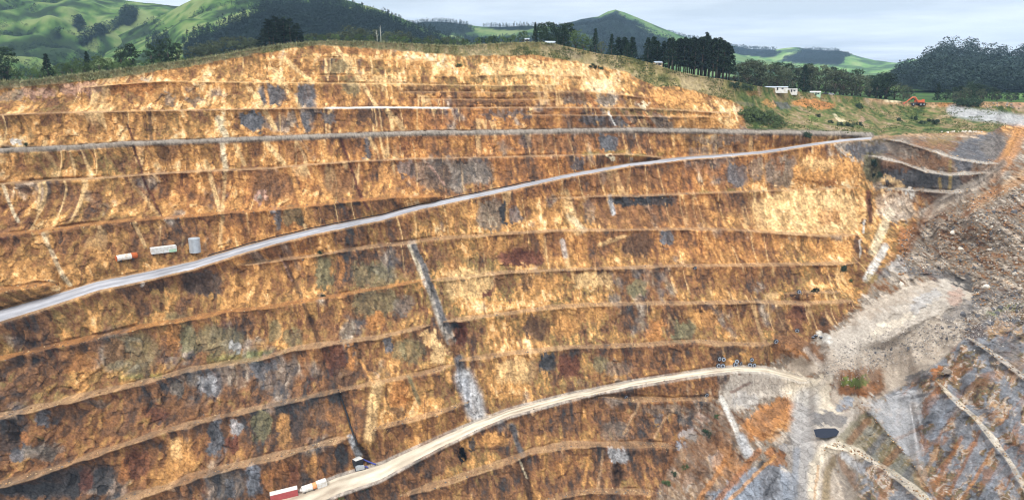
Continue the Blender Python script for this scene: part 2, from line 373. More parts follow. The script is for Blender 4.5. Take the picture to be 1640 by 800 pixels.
for c in range(NU):
    vr = np.concatenate([np.linspace(Cv[c], 802, NROW), np.linspace(806, 965, 30)])
    ev = [Cv[c] - .5]; ey = [float(Ym(U[c], Cv[c]))]; ids = [-1]
    ls = sorted([(l['v'][c], i) for i, l in enumerate(LINES) if l['act'][c] and l['v'][c] > Cv[c] + 1])
    def prof(ev_, ey_, vq, conc=True):                       # straight batters between benches; wide gaps keep to the mean slope
        ev_ = np.asarray(ev_); iy_ = 1 / np.asarray(ey_)
        j = np.clip(np.searchsorted(ev_, vq) - 1, 0, len(ev_) - 2); g = ev_[j + 1] - ev_[j]; f = np.clip((vq - ev_[j]) / g, 0, 1)
        f2 = np.where(j % 2 == 0, f ** 1.9, f) if conc else f
        lin_ = 1 / (iy_[j] * (1 - f2) + iy_[j + 1] * f2)
        b_ = sm(55, 130, g) * sm(0, .3, f) * sm(1, .7, f)
        return lin_ * (1 - b_) + Ym(U[c] + 0 * vq, vq) * b_
    full = [i for _, i in ls if LINES[i]['wt'][c] > .999]
    fv_ = [ev[0]] + [q_ for i in full for q_ in (LINES[i]['vt'][c], LINES[i]['vc'][c])] + [966.0]
    fv_ = np.maximum.accumulate(np.array(fv_) + np.arange(len(fv_)) * 1e-3)
    fy_ = [ey[0]] + [q_ for i in full for q_ in (LINES[i]['Yt'][c], LINES[i]['Yc'][c])] + [float(Ym(U[c], 965))]
    for _, i in ls:
        l = LINES[i]
        if l['wt'][c] <= .999:                    # a bench running out: ease into the slope round it
            for e_, f_ in (('Yt', 'vt'), ('Yc', 'vc')):
                yi = float(prof(fv_, fy_, np.array([l[f_][c]]))[0]); l[e_][c] = yi + (l[e_][c] - yi) * l['wt'][c]
        a = max(l['vt'][c], ev[-1] + .4); b = max(l['vc'][c], a + .4)
        ev += [a, b]; ey += [l['Yt'][c], l['Yc'][c]]; ids += [i, -1]
    ev.append(max(966, ev[-1] + 1)); ey.append(float(Ym(U[c], 965)))
    ev = np.array(ev); ids = np.array(ids + [-1])
    YY[c] = prof(ev, ey, vr); V[c] = vr
    k = np.clip(np.searchsorted(ev, vr) - 1, 0, len(ids) - 1)
    BID[c] = ids[k]
    # soft bench mask, distance in rows to the nearest bench
    d = np.full(len(vr), 99.0); near = np.full(len(vr), -1)
    for q in range(1, len(ev) - 1, 2):
        if ids[q] < 0: continue
        dd = np.maximum(np.maximum(ev[q] - vr, vr - ev[q + 1]), 0)
        s = dd < d; d[s] = dd[s]; near[s] = ids[q]
        if LINES[ids[q]]['ridge']:
            mid = ev[q + 1]; RIDGE[c] = np.maximum(RIDGE[c], LINES[ids[q]]['ridge'] * np.exp(-((vr - mid + 1.5) / 1.6) ** 2))
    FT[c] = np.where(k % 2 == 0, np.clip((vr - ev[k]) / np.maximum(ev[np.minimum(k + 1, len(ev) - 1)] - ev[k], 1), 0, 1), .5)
    BID[c] = near; BM[c] = np.clip(1 - (d - .5) / 1.0, 0, 1)
    FACE[c] = sm(0, 4, d)
UU = np.repeat(U[:, None], V.shape[1], 1)
# ease the joins where benches run out
lr = np.log(YY / Ym(UU, V)); k_ = np.exp(-np.linspace(-2, 2, 15) ** 2); k_ /= k_.sum()
pad = np.pad(lr, ((7, 7), (0, 0)), mode='edge'); bl_ = sum(k_[i] * pad[i:i + NU] for i in range(15))
em = np.zeros(NU)
for l in LINES:
    for q_ in (l['K'][0][0], l['K'][-1][0]):
        if q_ > 1000 and q_ < 1650: em = np.maximum(em, np.exp(-((U - q_) / 14.0) ** 2))
lr = lr + (bl_ - lr) * em[:, None]
YY = Ym(UU, V) * np.exp(lr)
# relief: ribs, ledges and loose blocks on the faces
Xg = xr(UU, V) * YY; Zg = -tan_v(V) * YY
fa = Xg; fb = .7 * Zg + .5 * YY
slant = Xg + .14 * Zg
rib = fbm(slant / 7.0, fb / 22.0, 1, 4, .55) - .5
rib2 = np.abs(fbm(slant / 3.2, fb / 9.0, 2, 3, .6) - .5)
blk = fbm(Xg / 1.6, fb / 1.3, 3, 3, .6) - .5
big = fbm(Xg / 40.0, fb / 30.0, 4, 2) - .5
wob = fbm(Xg / 5.0, fb / 5.0, 5, 3) - .5
c1, e1 = worley(slant / 4.2 + wob * .8, fb / 7.5 + wob * .5, 300)
c2, e2 = worley(slant / 1.6 + wob * .6, fb / 3.0, 310)
rockm = sm(-3, 4, V - np.interp(U, [k[0] for k in RK], [k[1] for k in RK])[:, None])
RUB = sm(1385, 1440, UU) * sm(300, 345, V + .45 * (UU - 1480).clip(-60, 200)) * (1 - sm(560, 600, V))
amp = FACE * (.25 + .75 * rockm)
def inpoly(pts, soft=4.0):
    ins = np.zeros(UU.shape, bool); d = np.full(UU.shape, 1e9)
    for (x0, y0), (x1, y1) in zip(pts, pts[1:] + pts[:1]):
        if y0 != y1: ins ^= ((y0 > V) != (y1 > V)) & (UU < (x1 - x0) * (V - y0) / (y1 - y0) + x0)
        dx, dy = x1 - x0, y1 - y0; t = np.clip(((UU - x0) * dx + (V - y0) * dy) / (dx * dx + dy * dy), 0, 1)
        d = np.minimum(d, np.hypot(UU - x0 - t * dx, V - y0 - t * dy))
    return sm(-soft, soft, np.where(ins, d, -d))
NWK = [(1375, 655), (1400, 640), (1440, 620), (1490, 590), (1520, 565), (1560, 525), (1600, 500), (1640, 490), (1810, 470)]
nw = sm(-5, 5, V - np.interp(UU, [k[0] for k in NWK], [k[1] for k in NWK])) * sm(1360, 1392, UU)
sw = 26 * (fbm(UU / 40, V / 40, 46, 3) - .5) + 8 * (fbm(UU / 8, V / 8, 47, 2) - .5); sk = V * .62 + UU * .78 + sw
scree = np.maximum(inpoly([(1290, 560), (1312, 535), (1350, 525), (1372, 498), (1420, 472), (1500, 446), (1540, 446), (1562, 478), (1545, 520), (1500, 590), (1440, 636), (1390, 652), (1342, 712), (1310, 740), (1312, 815), (1262, 815), (1268, 700), (1292, 640), (1235, 628), (1160, 645), (1150, 625), (1180, 586), (1245, 588)], 8),
                   inpoly([(1300, 815), (1308, 735), (1345, 708), (1385, 720), (1450, 765), (1500, 820)], 6))
amp = amp * (1 - .8 * nw) * (1 - .72 * scree)
dY = -(rib * 3.4 - rib2 * 1.7 + blk * .8 + big * 4.0 + (c1 - .5) * .8 + (c2 - .5) * .55 + .2 * sm(0, .25, e1)) * amp
dY += (fbm(Xg / 1.2, YY / 1.2, 8, 2) - .5) * .35 * (1 - amp)
dY -= nw * FACE * ((fbm((UU - V * .9) / 40, sk / 8.0, 48, 4, .6) - .5) * 3.0 + (fbm(UU / 5, V / 5, 49, 3, .6) - .5) * 1.0)
dY -= RUB * (fbm(Xg / 5.0, YY / 4.0, 21, 4, .6) - .5) * 5.0
def bump(cu_, cv_, ru, rv, amt, ang=0):
    global dY
    c_, s_ = math.cos(R(ang)), math.sin(R(ang)); x, y = UU - cu_ + (mo_ - .5) * 20, V - cv_ + (mo_ - .5) * 14
    dY = dY - amt * np.exp(-(((x * c_ + y * s_) / ru) ** 2 + ((-x * s_ + y * c_) / rv) ** 2) ** 1.5)
mo_ = fbm(UU / 14, V / 14, 95, 3)
# the tip slope standing in front of the end wall, the chute's bulge, mounds on the floor, gullies in the wall
dY = dY - 11 * inpoly([(1700, 190), (1634, 204), (1620, 238), (1601, 266), (1562, 292), (1502, 321), (1478, 338), (1470, 372), (1500, 420), (1700, 440)], 2.5) * sm(415, 340, V)
dY = dY - 4.5 * inpoly([(1318, 542), (1345, 560), (1420, 552), (1480, 518), (1538, 486), (1549, 458), (1505, 450), (1430, 486), (1370, 516), (1340, 530)], 9) * sm(1310, 1420, UU)
for a_ in [(1378, 614, 36, 20, 6, 0), (1240, 668, 44, 20, 6, -35), (1275, 560, 40, 14, 4, 25), (1430, 330, 24, 30, 5, 20), (1452, 385, 12, 26, 5, 25), (1402, 268, 9, 26, -5, 0), (1425, 290, 16, 7, 4, 20), (1515, 598, 10, 6, 4, -30), (1527, 445, 28, 6, -5, 30),
           (1310, 275, 60, 22, 4, 0), (1290, 342, 80, 30, 4, 0), (1393, 332, 4, 26, -4, 0), (909, 342, 7, 30, -4, -12), (800, 342, 26, 26, -3, 0), (1085, 158, 40, 12, 3, 5), (322, 455, 30, 18, -3, 0), (620, 655, 40, 16, 3, 0), (652, 652, 24, 14, -4, 0), (742, 728, 5, 9, -6, -20), (990, 757, 8, 18, -4, 0), (840, 412, 34, 14, -3, 0), (1280, 505, 14, 26, -3, 0), (735, 535, 8, 20, -4, 0), (576, 724, 8, 18, -3, 0),
           (1225, 770, 18, 30, 4, 30), (1345, 760, 22, 26, 4, 30), (1160, 700, 16, 40, 4, -30), (1110, 740, 14, 30, 4, -30)]:
    bump(*a_)
for g_ in [[(662, 392), (686, 455), (712, 525), (738, 590)], [(205, 200), (228, 282), (258, 346)], [(545, 222), (562, 266), (580, 320)], [(450, 410), (486, 482), (517, 562)], [(820, 684), (838, 728)], [(835, 735), (850, 802)], [(542, 624), (573, 712)]]:
    d_ = None
    for (x0, y0), (x1, y1) in zip(g_, g_[1:]):
        t_ = np.clip(((UU - x0) * (x1 - x0) + (V - y0) * (y1 - y0)) / ((x1 - x0) ** 2 + (y1 - y0) ** 2), 0, 1); e_ = np.hypot(UU - x0 - t_ * (x1 - x0), V - y0 - t_ * (y1 - y0)); d_ = e_ if d_ is None else np.minimum(d_, e_)
    dY = dY + (2.6 if g_[0][0] in (662, 835) else 1.3) * np.exp(-(d_ / (6.0 if g_[0][0] in (662, 835) else 2.6)) ** 2) * np.maximum(FACE, .3)
YD = YY + dY
Xg = xr(UU, V) * YD; Zg = -tan_v(V) * YD + RIDGE * (.7 + .6 * fbm(Xg / 2.0, Xg * 0, 91, 2)) + np.where(BM > .5, 0, 0)
#----------------------------------------------------------------- colour of the rock
def C_(n): return P[n][None, None]
# controls of lightness / grey share / redness over the wall
fld = [(0, 160, .55, .05, .4), (0, 230, .75, .02, .3), (150, 160, .6, .1, .5), (300, 200, .72, .05, .4), (450, 110, .75, .08, .5), (560, 100, .72, .15, .5), (640, 105, .78, .08, .35), (800, 110, .84, .03, .25),
       (950, 125, .82, .05, .25), (500, 200, .5, .35, .6), (620, 190, .5, .1, .8), (750, 190, .4, .3, .8), (900, 190, .35, .5, .7), (1050, 180, .4, .5, .5), (1120, 160, .75, .0, .3), (1130, 197, .75, .05, .3),
       (0, 280, .55, .1, .5), (150, 270, .72, .1, .4), (300, 250, .6, .1, .5), (450, 250, .55, .15, .7), (600, 240, .5, .2, .8), (800, 235, .42, .25, .8), (1000, 230, .4, .3, .8), (1200, 225, .45, .3, .6),
       (0, 340, .45, .1, .6), (150, 330, .55, .1, .5), (300, 310, .42, .1, .7), (450, 300, .35, .15, .9), (600, 290, .5, .15, .8), (720, 280, .28, .55, .6), (850, 270, .32, .3, .8),
       (50, 420, .55, .05, .5), (200, 390, .5, .05, .6), (400, 370, .45, .2, .7), (560, 330, .5, .15, .6), (50, 540, .5, .15, .4), (200, 490, .55, .1, .4), (400, 460, .55, .1, .6), (600, 430, .4, .4, .4),
       (740, 350, .65, .05, .3), (900, 350, .62, .1, .4), (1050, 340, .35, .3, .6), (1180, 340, .5, .15, .5), (1300, 340, .9, .03, .2), (1100, 280, .35, .3, .8), (960, 290, .4, .3, .7),
       (50, 610, .5, .1, .3), (200, 570, .4, .3, .4), (330, 550, .32, .5, .3), (450, 520, .45, .3, .5), (600, 500, .4, .4, .4), (650, 560, .5, .4, .3), (740, 460, .8, .05, .2), (900, 400, .5, .1, .7), (900, 460, .72, .1, .4),
       (1050, 460, .45, .2, .6), (1200, 400, .45, .1, .8), (1300, 400, .65, .05, .4), (900, 520, .6, .15, .3), (1100, 520, .45, .25, .4), (1250, 520, .55, .1, .5), (1330, 450, .6, .05, .4), (850, 590, .65, .15, .4), (1050, 585, .38, .25, .5),
       (50, 720, .3, .45, .4), (200, 670, .38, .25, .5), (350, 640, .35, .4, .5), (500, 600, .4, .3, .7), (620, 580, .5, .3, .5), (100, 780, .18, .6, .5), (280, 740, .42, .3, .6), (380, 720, .35, .45, .5), (500, 680, .45, .2, .6),
       (640, 640, .62, .1, .4), (700, 620, .6, .05, .5), (480, 760, .32, .25, .8), (700, 690, .45, .15, .6), (750, 740, .5, .2, .4), (900, 680, .42, .12, .6), (1050, 690, .35, .35, .4), (700, 790, .45, .1, .5), (900, 760, .42, .15, .5), (1050, 750, .42, .2, .5)]
fu = np.array([f[0] for f in fld], float); fv = np.array([f[1] for f in fld], float); fw = np.array([f[2:] for f in fld])
cgu = np.arange(-180, 1841, 20.0); cgv = np.arange(40, 985, 12.0)
A, B = np.meshgrid(cgu, cgv, indexing='ij')
wgt = 1 / ((A[..., None] - fu) ** 2 + (1.7 * (B[..., None] - fv)) ** 2 + 900) ** 2
FL = (wgt[..., None] * fw).sum(2) / wgt.sum(2)[..., None]
a = np.clip((UU - cgu[0]) / 20, 0, len(cgu) - 1.01); b = np.clip((V - cgv[0]) / 12, 0, len(cgv) - 1.01)
i_, j_ = a.astype(int), b.astype(int); a -= i_; b -= j_; a = a[..., None]; b = b[..., None]
fl = (FL[i_, j_] * (1 - a) + FL[i_ + 1, j_] * a) * (1 - b) + (FL[i_, j_ + 1] * (1 - a) + FL[i_ + 1, j_ + 1] * a) * b
Lg, Gy, Rd = fl[..., 0], fl[..., 1], fl[..., 2]
# texture noises in metres along the face
st = fbm(slant / 3.6, fb / 20.0, 11, 4, .62)          # down-dip streaks
mo = fbm(Xg / 9.0, fb / 9.0, 12, 4, .6)              # mottling
fi = fbm(slant / 1.2, fb / 2.8, 13, 3, .65)          # fine
va = fbm(Xg / 26.0, fb / 22.0, 14, 3, .5)
Lg = .46 + (Lg - .46) * .82 - .07 * sm(380, 620, V) * (.5 + .5 * sm(900, 500, UU)); Gy = Gy * .75
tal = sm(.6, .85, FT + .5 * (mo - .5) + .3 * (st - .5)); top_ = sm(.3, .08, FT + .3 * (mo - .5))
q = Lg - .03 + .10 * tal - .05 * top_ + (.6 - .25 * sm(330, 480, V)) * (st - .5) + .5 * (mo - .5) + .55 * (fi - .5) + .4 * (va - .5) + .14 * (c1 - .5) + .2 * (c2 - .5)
stops = [(.0, 'dark'), (.2, 'brown'), (.38, 'rust'), (.56, 'orange'), (.74, 'gold'), (.92, 'cream'), (1.15, 'pale')]
xs = [s[0] for s in stops]
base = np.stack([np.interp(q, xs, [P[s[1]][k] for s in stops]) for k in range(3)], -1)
stops2 = [(.0, 'dgrey'), (.2, 'dark'), (.38, 'brown'), (.56, 'olive'), (.74, 'gold'), (.92, 'cream'), (1.15, 'pale')]
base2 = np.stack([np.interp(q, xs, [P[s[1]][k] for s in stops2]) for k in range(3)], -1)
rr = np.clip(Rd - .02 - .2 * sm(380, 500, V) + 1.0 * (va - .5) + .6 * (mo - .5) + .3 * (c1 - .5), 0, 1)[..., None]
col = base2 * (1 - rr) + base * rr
# grey rock patches
gn = fbm(slant / 13.0, fb / 15.0, 15, 4, .6)
gq = sm(.0, .16, gn - (1 - Gy * .95) * .62 - .11 + .12 * (c1 - .5))
gs = [(.2, 'dgrey'), (.42, 'slate'), (.6, 'grey'), (.8, 'gravel')]
gcol = np.stack([np.interp(.1 + st * .35 + fi * .4 + .2 * c2, [s[0] for s in gs], [P[s[1]][k] for s in gs]) for k in range(3)], -1)
col = col + (gcol - col) * (gq * .7)[..., None]
# pale run-down streaks and dark joints
vein = np.abs(fbm(slant / 8.0, fb / 60.0, 16, 3, .5) - .5)
vm_ = (1 - sm(.010, .034, vein)) * sm(.4, .52, vn(Xg / 18.0, fb / 12.0, 17)) * (1 - sm(330, 420, V - .2 * (UU - 400).clip(0))) * (.55 + .3 * sm(800, 600, UU))
col += (C_('cream') - col) * vm_[..., None]
crk = np.abs(fbm(slant / 6.0, fb / 34.0, 18, 3, .55) - .5)
cm_ = (1 - sm(.004, .012, crk)) * sm(.5, .62, vn(Xg / 11.0, fb / 9.0, 19)) * .7
col += (C_('maroon') * .8 - col) * cm_[..., None]

# hand placed patches
wu = UU + 14 * (fbm(UU / 16, V / 16, 31, 4, .6) - .5) + 5 * (fbm(UU / 3.5, V / 3.5, 33, 2) - .5) + 9 * (c1 - .5) * rockm
wv = V + 12 * (fbm(UU / 16, V / 16, 32, 4, .6) - .5) + 5 * (fbm(UU / 3.5, V / 3.5, 34, 2) - .5) + 9 * (c2 - .5) * rockm
mott = (.55 + .56 * fi + .22 * c2 + .14 * c1) * (1 - .4 * (1 - sm(.02, .12, e2)) * rockm)
def cslice(u0, u1): return slice(int(np.clip(np.searchsorted(U, u0), 0, NU)), int(np.clip(np.searchsorted(U, u1), 0, NU)))
def lay(sl, m, cname, s, vary=True, tex=1.0):
    c = C_(cname) * ((1 - tex + tex * mott[sl])[..., None] if vary else 1)
    m = np.clip(m * s, 0, 1)[..., None]
    col[sl] = col[sl] * (1 - m) + c * m
def patch(cu_, cv_, rx, ry, cname, s=.8, ang=0, p=3):
    r = max(rx, ry) * 1.3 + 12; sl = cslice(cu_ - r, cu_ + r)
    x, y = wu[sl] - cu_, wv[sl] - cv_
    c_, s_ = math.cos(R(ang)), math.sin(R(ang))
    a, b = x * c_ + y * s_, -x * s_ + y * c_
    d = (np.abs(a / rx) ** p + np.abs(b / ry) ** p) ** (1 / p)
    m = 1 - sm(.78, 1.12, d)
    m = m * 1.12 * (.74 + .26 * sm(.36, .54, st[sl] * .4 + mo[sl] * .3 + c1[sl] * .15 + fi[sl] * .15))
    lay(sl, m, cname, s)
def segd(x, y, x0, y0, x1, y1):
    dx, dy = x1 - x0, y1 - y0; t = np.clip(((x - x0) * dx + (y - y0) * dy) / (dx * dx + dy * dy), 0, 1)
    return np.hypot(x - x0 - t * dx, y - y0 - t * dy), t
def streak(pts, w, cname, s=.8, vary=True, warp=.22):
    us = [p[0] for p in pts]; sl = cslice(min(us) - w - 10, max(us) + w + 10)
    x = UU[sl] + (wu[sl] - UU[sl]) * warp; y = V[sl] + (wv[sl] - V[sl]) * warp
    d = None
    for (a0, b0), (a1, b1) in zip(pts, pts[1:]):
        e, _ = segd(x, y, a0, b0, a1, b1); d = e if d is None else np.minimum(d, e)
    w = w * (1.35 if min(p[1] for p in pts) < 380 and max(us) < 720 else 1.0)
    lay(sl, 1 - sm(w * .28, w * .72, d), cname, s, vary)
def poly(pts, cname, s=.85, warp=.8, soft=4, tex=.45):
    us = [p[0] for p in pts]; sl = cslice(min(us) - 12, max(us) + 12)
    x = UU[sl] + (wu[sl] - UU[sl]) * warp; y = V[sl] + (wv[sl] - V[sl]) * warp
    ins = np.zeros(x.shape, bool); d = np.full(x.shape, 1e9)
    for (x0, y0), (x1, y1) in zip(pts, pts[1:] + pts[:1]):
        if y0 != y1:
            c = ((y0 > y) != (y1 > y)) & (x < (x1 - x0) * (y - y0) / (y1 - y0) + x0); ins ^= c
        d = np.minimum(d, segd(x, y, x0, y0, x1, y1)[0])
    lay(sl, sm(-soft / 2, soft / 2, np.where(ins, d, -d)), cname, s, True, tex)
for a in [(60, 784, 75, 13, 'dgrey', .75), (140, 764, 40, 18, 'dgrey', .6), (20, 700, 24, 24, 'dgrey', .6), (70, 720, 34, 10, 'grey', .6), (420, 592, 12, 16, 'slate', .7), (345, 615, 14, 18, 'slate', .6), (640, 560, 12, 18, 'ggrey', .6), (190, 690, 30, 10, 'dark', .5), (434, 152, 24, 17, 'slate', .85, 20), (493, 152, 17, 18, 'slate', .85), (404, 193, 19, 16, 'slate', .9, 25), (470, 188, 9, 14, 'grey', .7), (488, 193, 8, 15, 'slate', .8), (527, 188, 13, 11, 'slate', .8), (585, 186, 17, 11, 'dark', .85),
          (545, 108, 17, 13, 'ggrey', .6), (565, 140, 15, 13, 'ggrey', .6), (680, 143, 30, 9, 'dark', .6), (775, 165, 55, 6, 'dark', .7), (810, 184, 45, 6, 'slate', .6), (700, 190, 25, 10, 'rust', .5),
          (925, 157, 30, 10, 'dark', .75), (920, 162, 20, 5, 'grey', .4), (975, 160, 20, 10, 'grey', .8), (1040, 178, 70, 4, 'olive', .7), (950, 191, 15, 8, 'slate', .8), (992, 194, 20, 9, 'slate', .75), (1060, 197, 18, 9, 'grey', .7),
          (853, 178, 7, 5, 'cream', .8), (1030, 168, 10, 4, 'pale', .8), (1033, 179, 6, 4, 'cream', .9), (1088, 157, 42, 13, 'gold', .85, 8), (1132, 197, 48, 10, 'gold', .8), (1165, 196, 11, 6, 'cream', .8), (1180, 178, 9, 6, 'pale', .5),
          (860, 112, 95, 16, 'cream', .4), (950, 130, 50, 12, 'cream', .35, 12), (650, 102, 40, 8, 'gold', .5), (610, 128, 30, 7, 'cream', .6), (860, 93, 55, 4, 'rust', .6), (560, 82, 70, 5, 'rust', .55), (450, 88, 40, 4, 'rust', .5),
          (213, 142, 44, 9, 'orange', .85), (130, 142, 34, 9, 'pink', .6), (270, 160, 10, 9, 'grey', .7), (312, 160, 14, 7, 'grey', .6), (27, 225, 8, 6, 'white', .7), (60, 150, 30, 8, 'pink', .5), (20, 155, 24, 7, 'grey', .5),
          (590, 240, 6, 15, 'slate', .8), (640, 238, 16, 12, 'maroon', .5), (270, 240, 22, 16, 'brown', .7), (480, 245, 16, 14, 'brown', .6), (440, 300, 36, 28, 'brown', .55), (540, 290, 32, 26, 'brown', .65), (650, 270, 14, 13, 'slate', .65), (705, 280, 48, 24, 'grey', .6),
          (700, 285, 20, 22, 'dark', .5), (765, 278, 28, 18, 'grey', .6), (620, 290, 14, 28, 'gold', .7, -15), (976, 227, 17, 14, 'slate', .9), (870, 230, 45, 14, 'brown', .6), (840, 228, 10, 14, 'slate', .5, -20), (1150, 224, 45, 8, 'grey', .6), (1105, 222, 10, 8, 'dark', .5), (926, 262, 15, 10, 'slate', .75), (980, 253, 6, 5, 'pale', .9), (1025, 253, 15, 6, 'orange', .9),
          (442, 347, 6, 17, 'slate', .8), (470, 345, 20, 14, 'ggrey', .6), (417, 315, 8, 12, 'pink', .8), (468, 288, 6, 5, 'dgrey', .8),
          (323, 453, 31, 21, 'dgrey', .85), (318, 455, 30, 18, 'dark', .5), (243, 460, 28, 8, 'dark', .9), (222, 458, 5, 5, 'white', .6), (285, 520, 22, 22, 'ggrey', .5), (302, 545, 15, 22, 'ggrey', .8), (350, 545, 38, 24, 'ggrey', .6), (375, 555, 8, 8, 'lgrey', .6), (210, 568, 46, 34, 'ggrey', .5), (185, 560, 20, 20, 'brown', .6), (275, 538, 10, 24, 'orange', .7), (60, 600, 25, 25, 'brown', .4), (130, 580, 30, 22, 'orange', .5),
          (518, 435, 14, 28, 'ggrey', .8), (595, 440, 36, 22, 'ggrey', .6), (545, 432, 5, 26, 'orange', .8), (600, 485, 38, 22, 'ggrey', .6), (600, 510, 13, 14, 'orange', .8), (645, 490, 18, 14, 'grey', .6), (619, 555, 9, 16, 'slate', .85), (660, 558, 20, 20, 'ggrey', .6), (538, 572, 14, 26, 'maroon', .7), (562, 572, 8, 26, 'orange', .8), (412, 588, 10, 14, 'slate', .85), (435, 583, 8, 10, 'slate', .8), (440, 530, 12, 18, 'ggrey', .6), (470, 540, 16, 14, 'ggrey', .6),
          (690, 540, 13, 14, 'cream', .85), (704, 566, 12, 16, 'cream', .8), (735, 535, 9, 19, 'maroon', .95), (750, 455, 42, 26, 'cream', .6), (835, 412, 36, 15, 'maroon', .85), (784, 468, 9, 6, 'maroon', .9), (795, 450, 8, 14, 'brown', .8, 20), (790, 395, 30, 14, 'gold', .5), (725, 420, 14, 12, 'rust', .4),
          (1022, 392, 24, 20, 'dark', .85), (1070, 383, 7, 12, 'slate', .9), (950, 447, 32, 14, 'cream', .75), (875, 452, 22, 14, 'gold', .6), (843, 450, 14, 14, 'dark', .6), (1022, 462, 19, 12, 'ggrey', .8), (925, 500, 52, 16, 'gold', .5), (858, 527, 20, 17, 'dark', .9, 25), (905, 522, 20, 18, 'gold', .7), (1052, 530, 14, 20, 'orange', .75), (1095, 530, 17, 18, 'ggrey', .9), (1130, 510, 26, 16, 'gold', .6), (1250, 515, 10, 24, 'dark', .7), (1275, 505, 12, 28, 'maroon', .7),
          (876, 580, 13, 16, 'dgrey', .9), (910, 585, 20, 18, 'maroon', .8), (828, 592, 30, 20, 'cream', .55), (965, 580, 12, 14, 'ggrey', .7), (990, 590, 22, 14, 'grey', .5), (1170, 563, 30, 8, 'dgrey', .5),
          (790, 342, 22, 26, 'grey', .7), (809, 342, 6, 20, 'dgrey', .95), (830, 345, 9, 14, 'slate', .7), (740, 340, 30, 18, 'gold', .5), (1030, 322, 52, 8, 'dgrey', .95), (1005, 348, 60, 18, 'brown', .6), (945, 340, 10, 20, 'slate', .4), (1180, 280, 16, 20, 'slate', .8), (1210, 268, 14, 18, 'grey', .6), (1125, 272, 32, 10, 'rust', .6), (1000, 288, 60, 12, 'brown', .5), (1100, 345, 40, 20, 'brown', .5),
          (1320, 273, 58, 23, 'gold', .85), (1310, 262, 30, 10, 'cream', .5), (1330, 291, 16, 5, 'rust', .8), (1295, 340, 92, 36, 'cream', .7), (1330, 345, 20, 14, 'orange', .6), (1250, 275, 24, 25, 'grey', .7), (1245, 265, 8, 12, 'rust', .6), (1192, 340, 12, 20, 'brown', .4), (1383, 358, 5, 9, 'dark', .9), (1376, 395, 6, 15, 'dark', .9), (1330, 400, 40, 14, 'gold', .6),
          (1402, 268, 15, 26, 'ggrey', .85), (1425, 290, 16, 8, 'cream', .8, 25), (1434, 330, 34, 24, 'gtan', .6), (1452, 385, 13, 26, 'rust', .6, 25),
          (20, 690, 14, 18, 'black', .75), (38, 700, 8, 12, 'rust', .8), (70, 668, 10, 13, 'slate', .8), (32, 725, 14, 14, 'slate', .8), (65, 725, 25, 12, 'grey', .7), (40, 785, 45, 16, 'dgrey', .8), (105, 772, 50, 20, 'dgrey', .7), (135, 770, 12, 20, 'maroon', .7), (165, 765, 18, 20, 'dgrey', .85), (195, 752, 6, 22, 'rust', .8), (220, 742, 24, 24, 'maroon', .7), (287, 728, 24, 32, 'gold', .75), (283, 715, 12, 20, 'cream', .4), (347, 700, 14, 30, 'slate', .95), (340, 690, 8, 14, 'dgrey', .7), (375, 712, 13, 16, 'maroon', .8), (380, 685, 10, 10, 'lgrey', .6),
          (366, 780, 9, 18, 'slate', .9), (405, 768, 13, 24, 'blue', .8), (405, 775, 9, 20, 'dgrey', .6), (282, 622, 13, 13, 'grey', .8), (333, 617, 18, 16, 'lgrey', .6), (335, 625, 12, 16, 'slate', .6), (250, 660, 26, 12, 'maroon', .6), (300, 650, 40, 12, 'brown', .5), (150, 645, 25, 6, 'grey', .5),
          (418, 682, 14, 26, 'ggrey', .85), (452, 690, 13, 28, 'gold', .8), (478, 690, 14, 26, 'dark', .6), (520, 660, 24, 22, 'orange', .4), (548, 602, 20, 18, 'dark', .7), (640, 632, 15, 22, 'orange', .8), (637, 660, 12, 7, 'dark', .6), (470, 760, 12, 18, 'maroon', .6), (500, 745, 8, 18, 'gold', .7), (450, 755, 16, 20, 'rust', .6),
          (792, 702, 20, 11, 'gold', .8), (755, 712, 5, 9, 'dgrey', .8), (741, 728, 5, 9, 'black', .95, -25), (990, 730, 15, 13, 'lgrey', .85), (988, 757, 10, 18, 'dark', .85), (1088, 670, 8, 9, 'dgrey', .8), (1055, 672, 8, 11, 'slate', .7), (985, 690, 22, 16, 'grey', .5), (1070, 655, 40, 8, 'grey', .5),
          (1125, 668, 10, 8, 'pink', .8), (1105, 695, 12, 8, 'lgrey', .6), (1090, 712, 8, 7, 'blue', .7), (1145, 735, 11, 11, 'lgrey', .9), (1105, 770, 8, 14, 'gravel', .8)]:
    patch(*a)
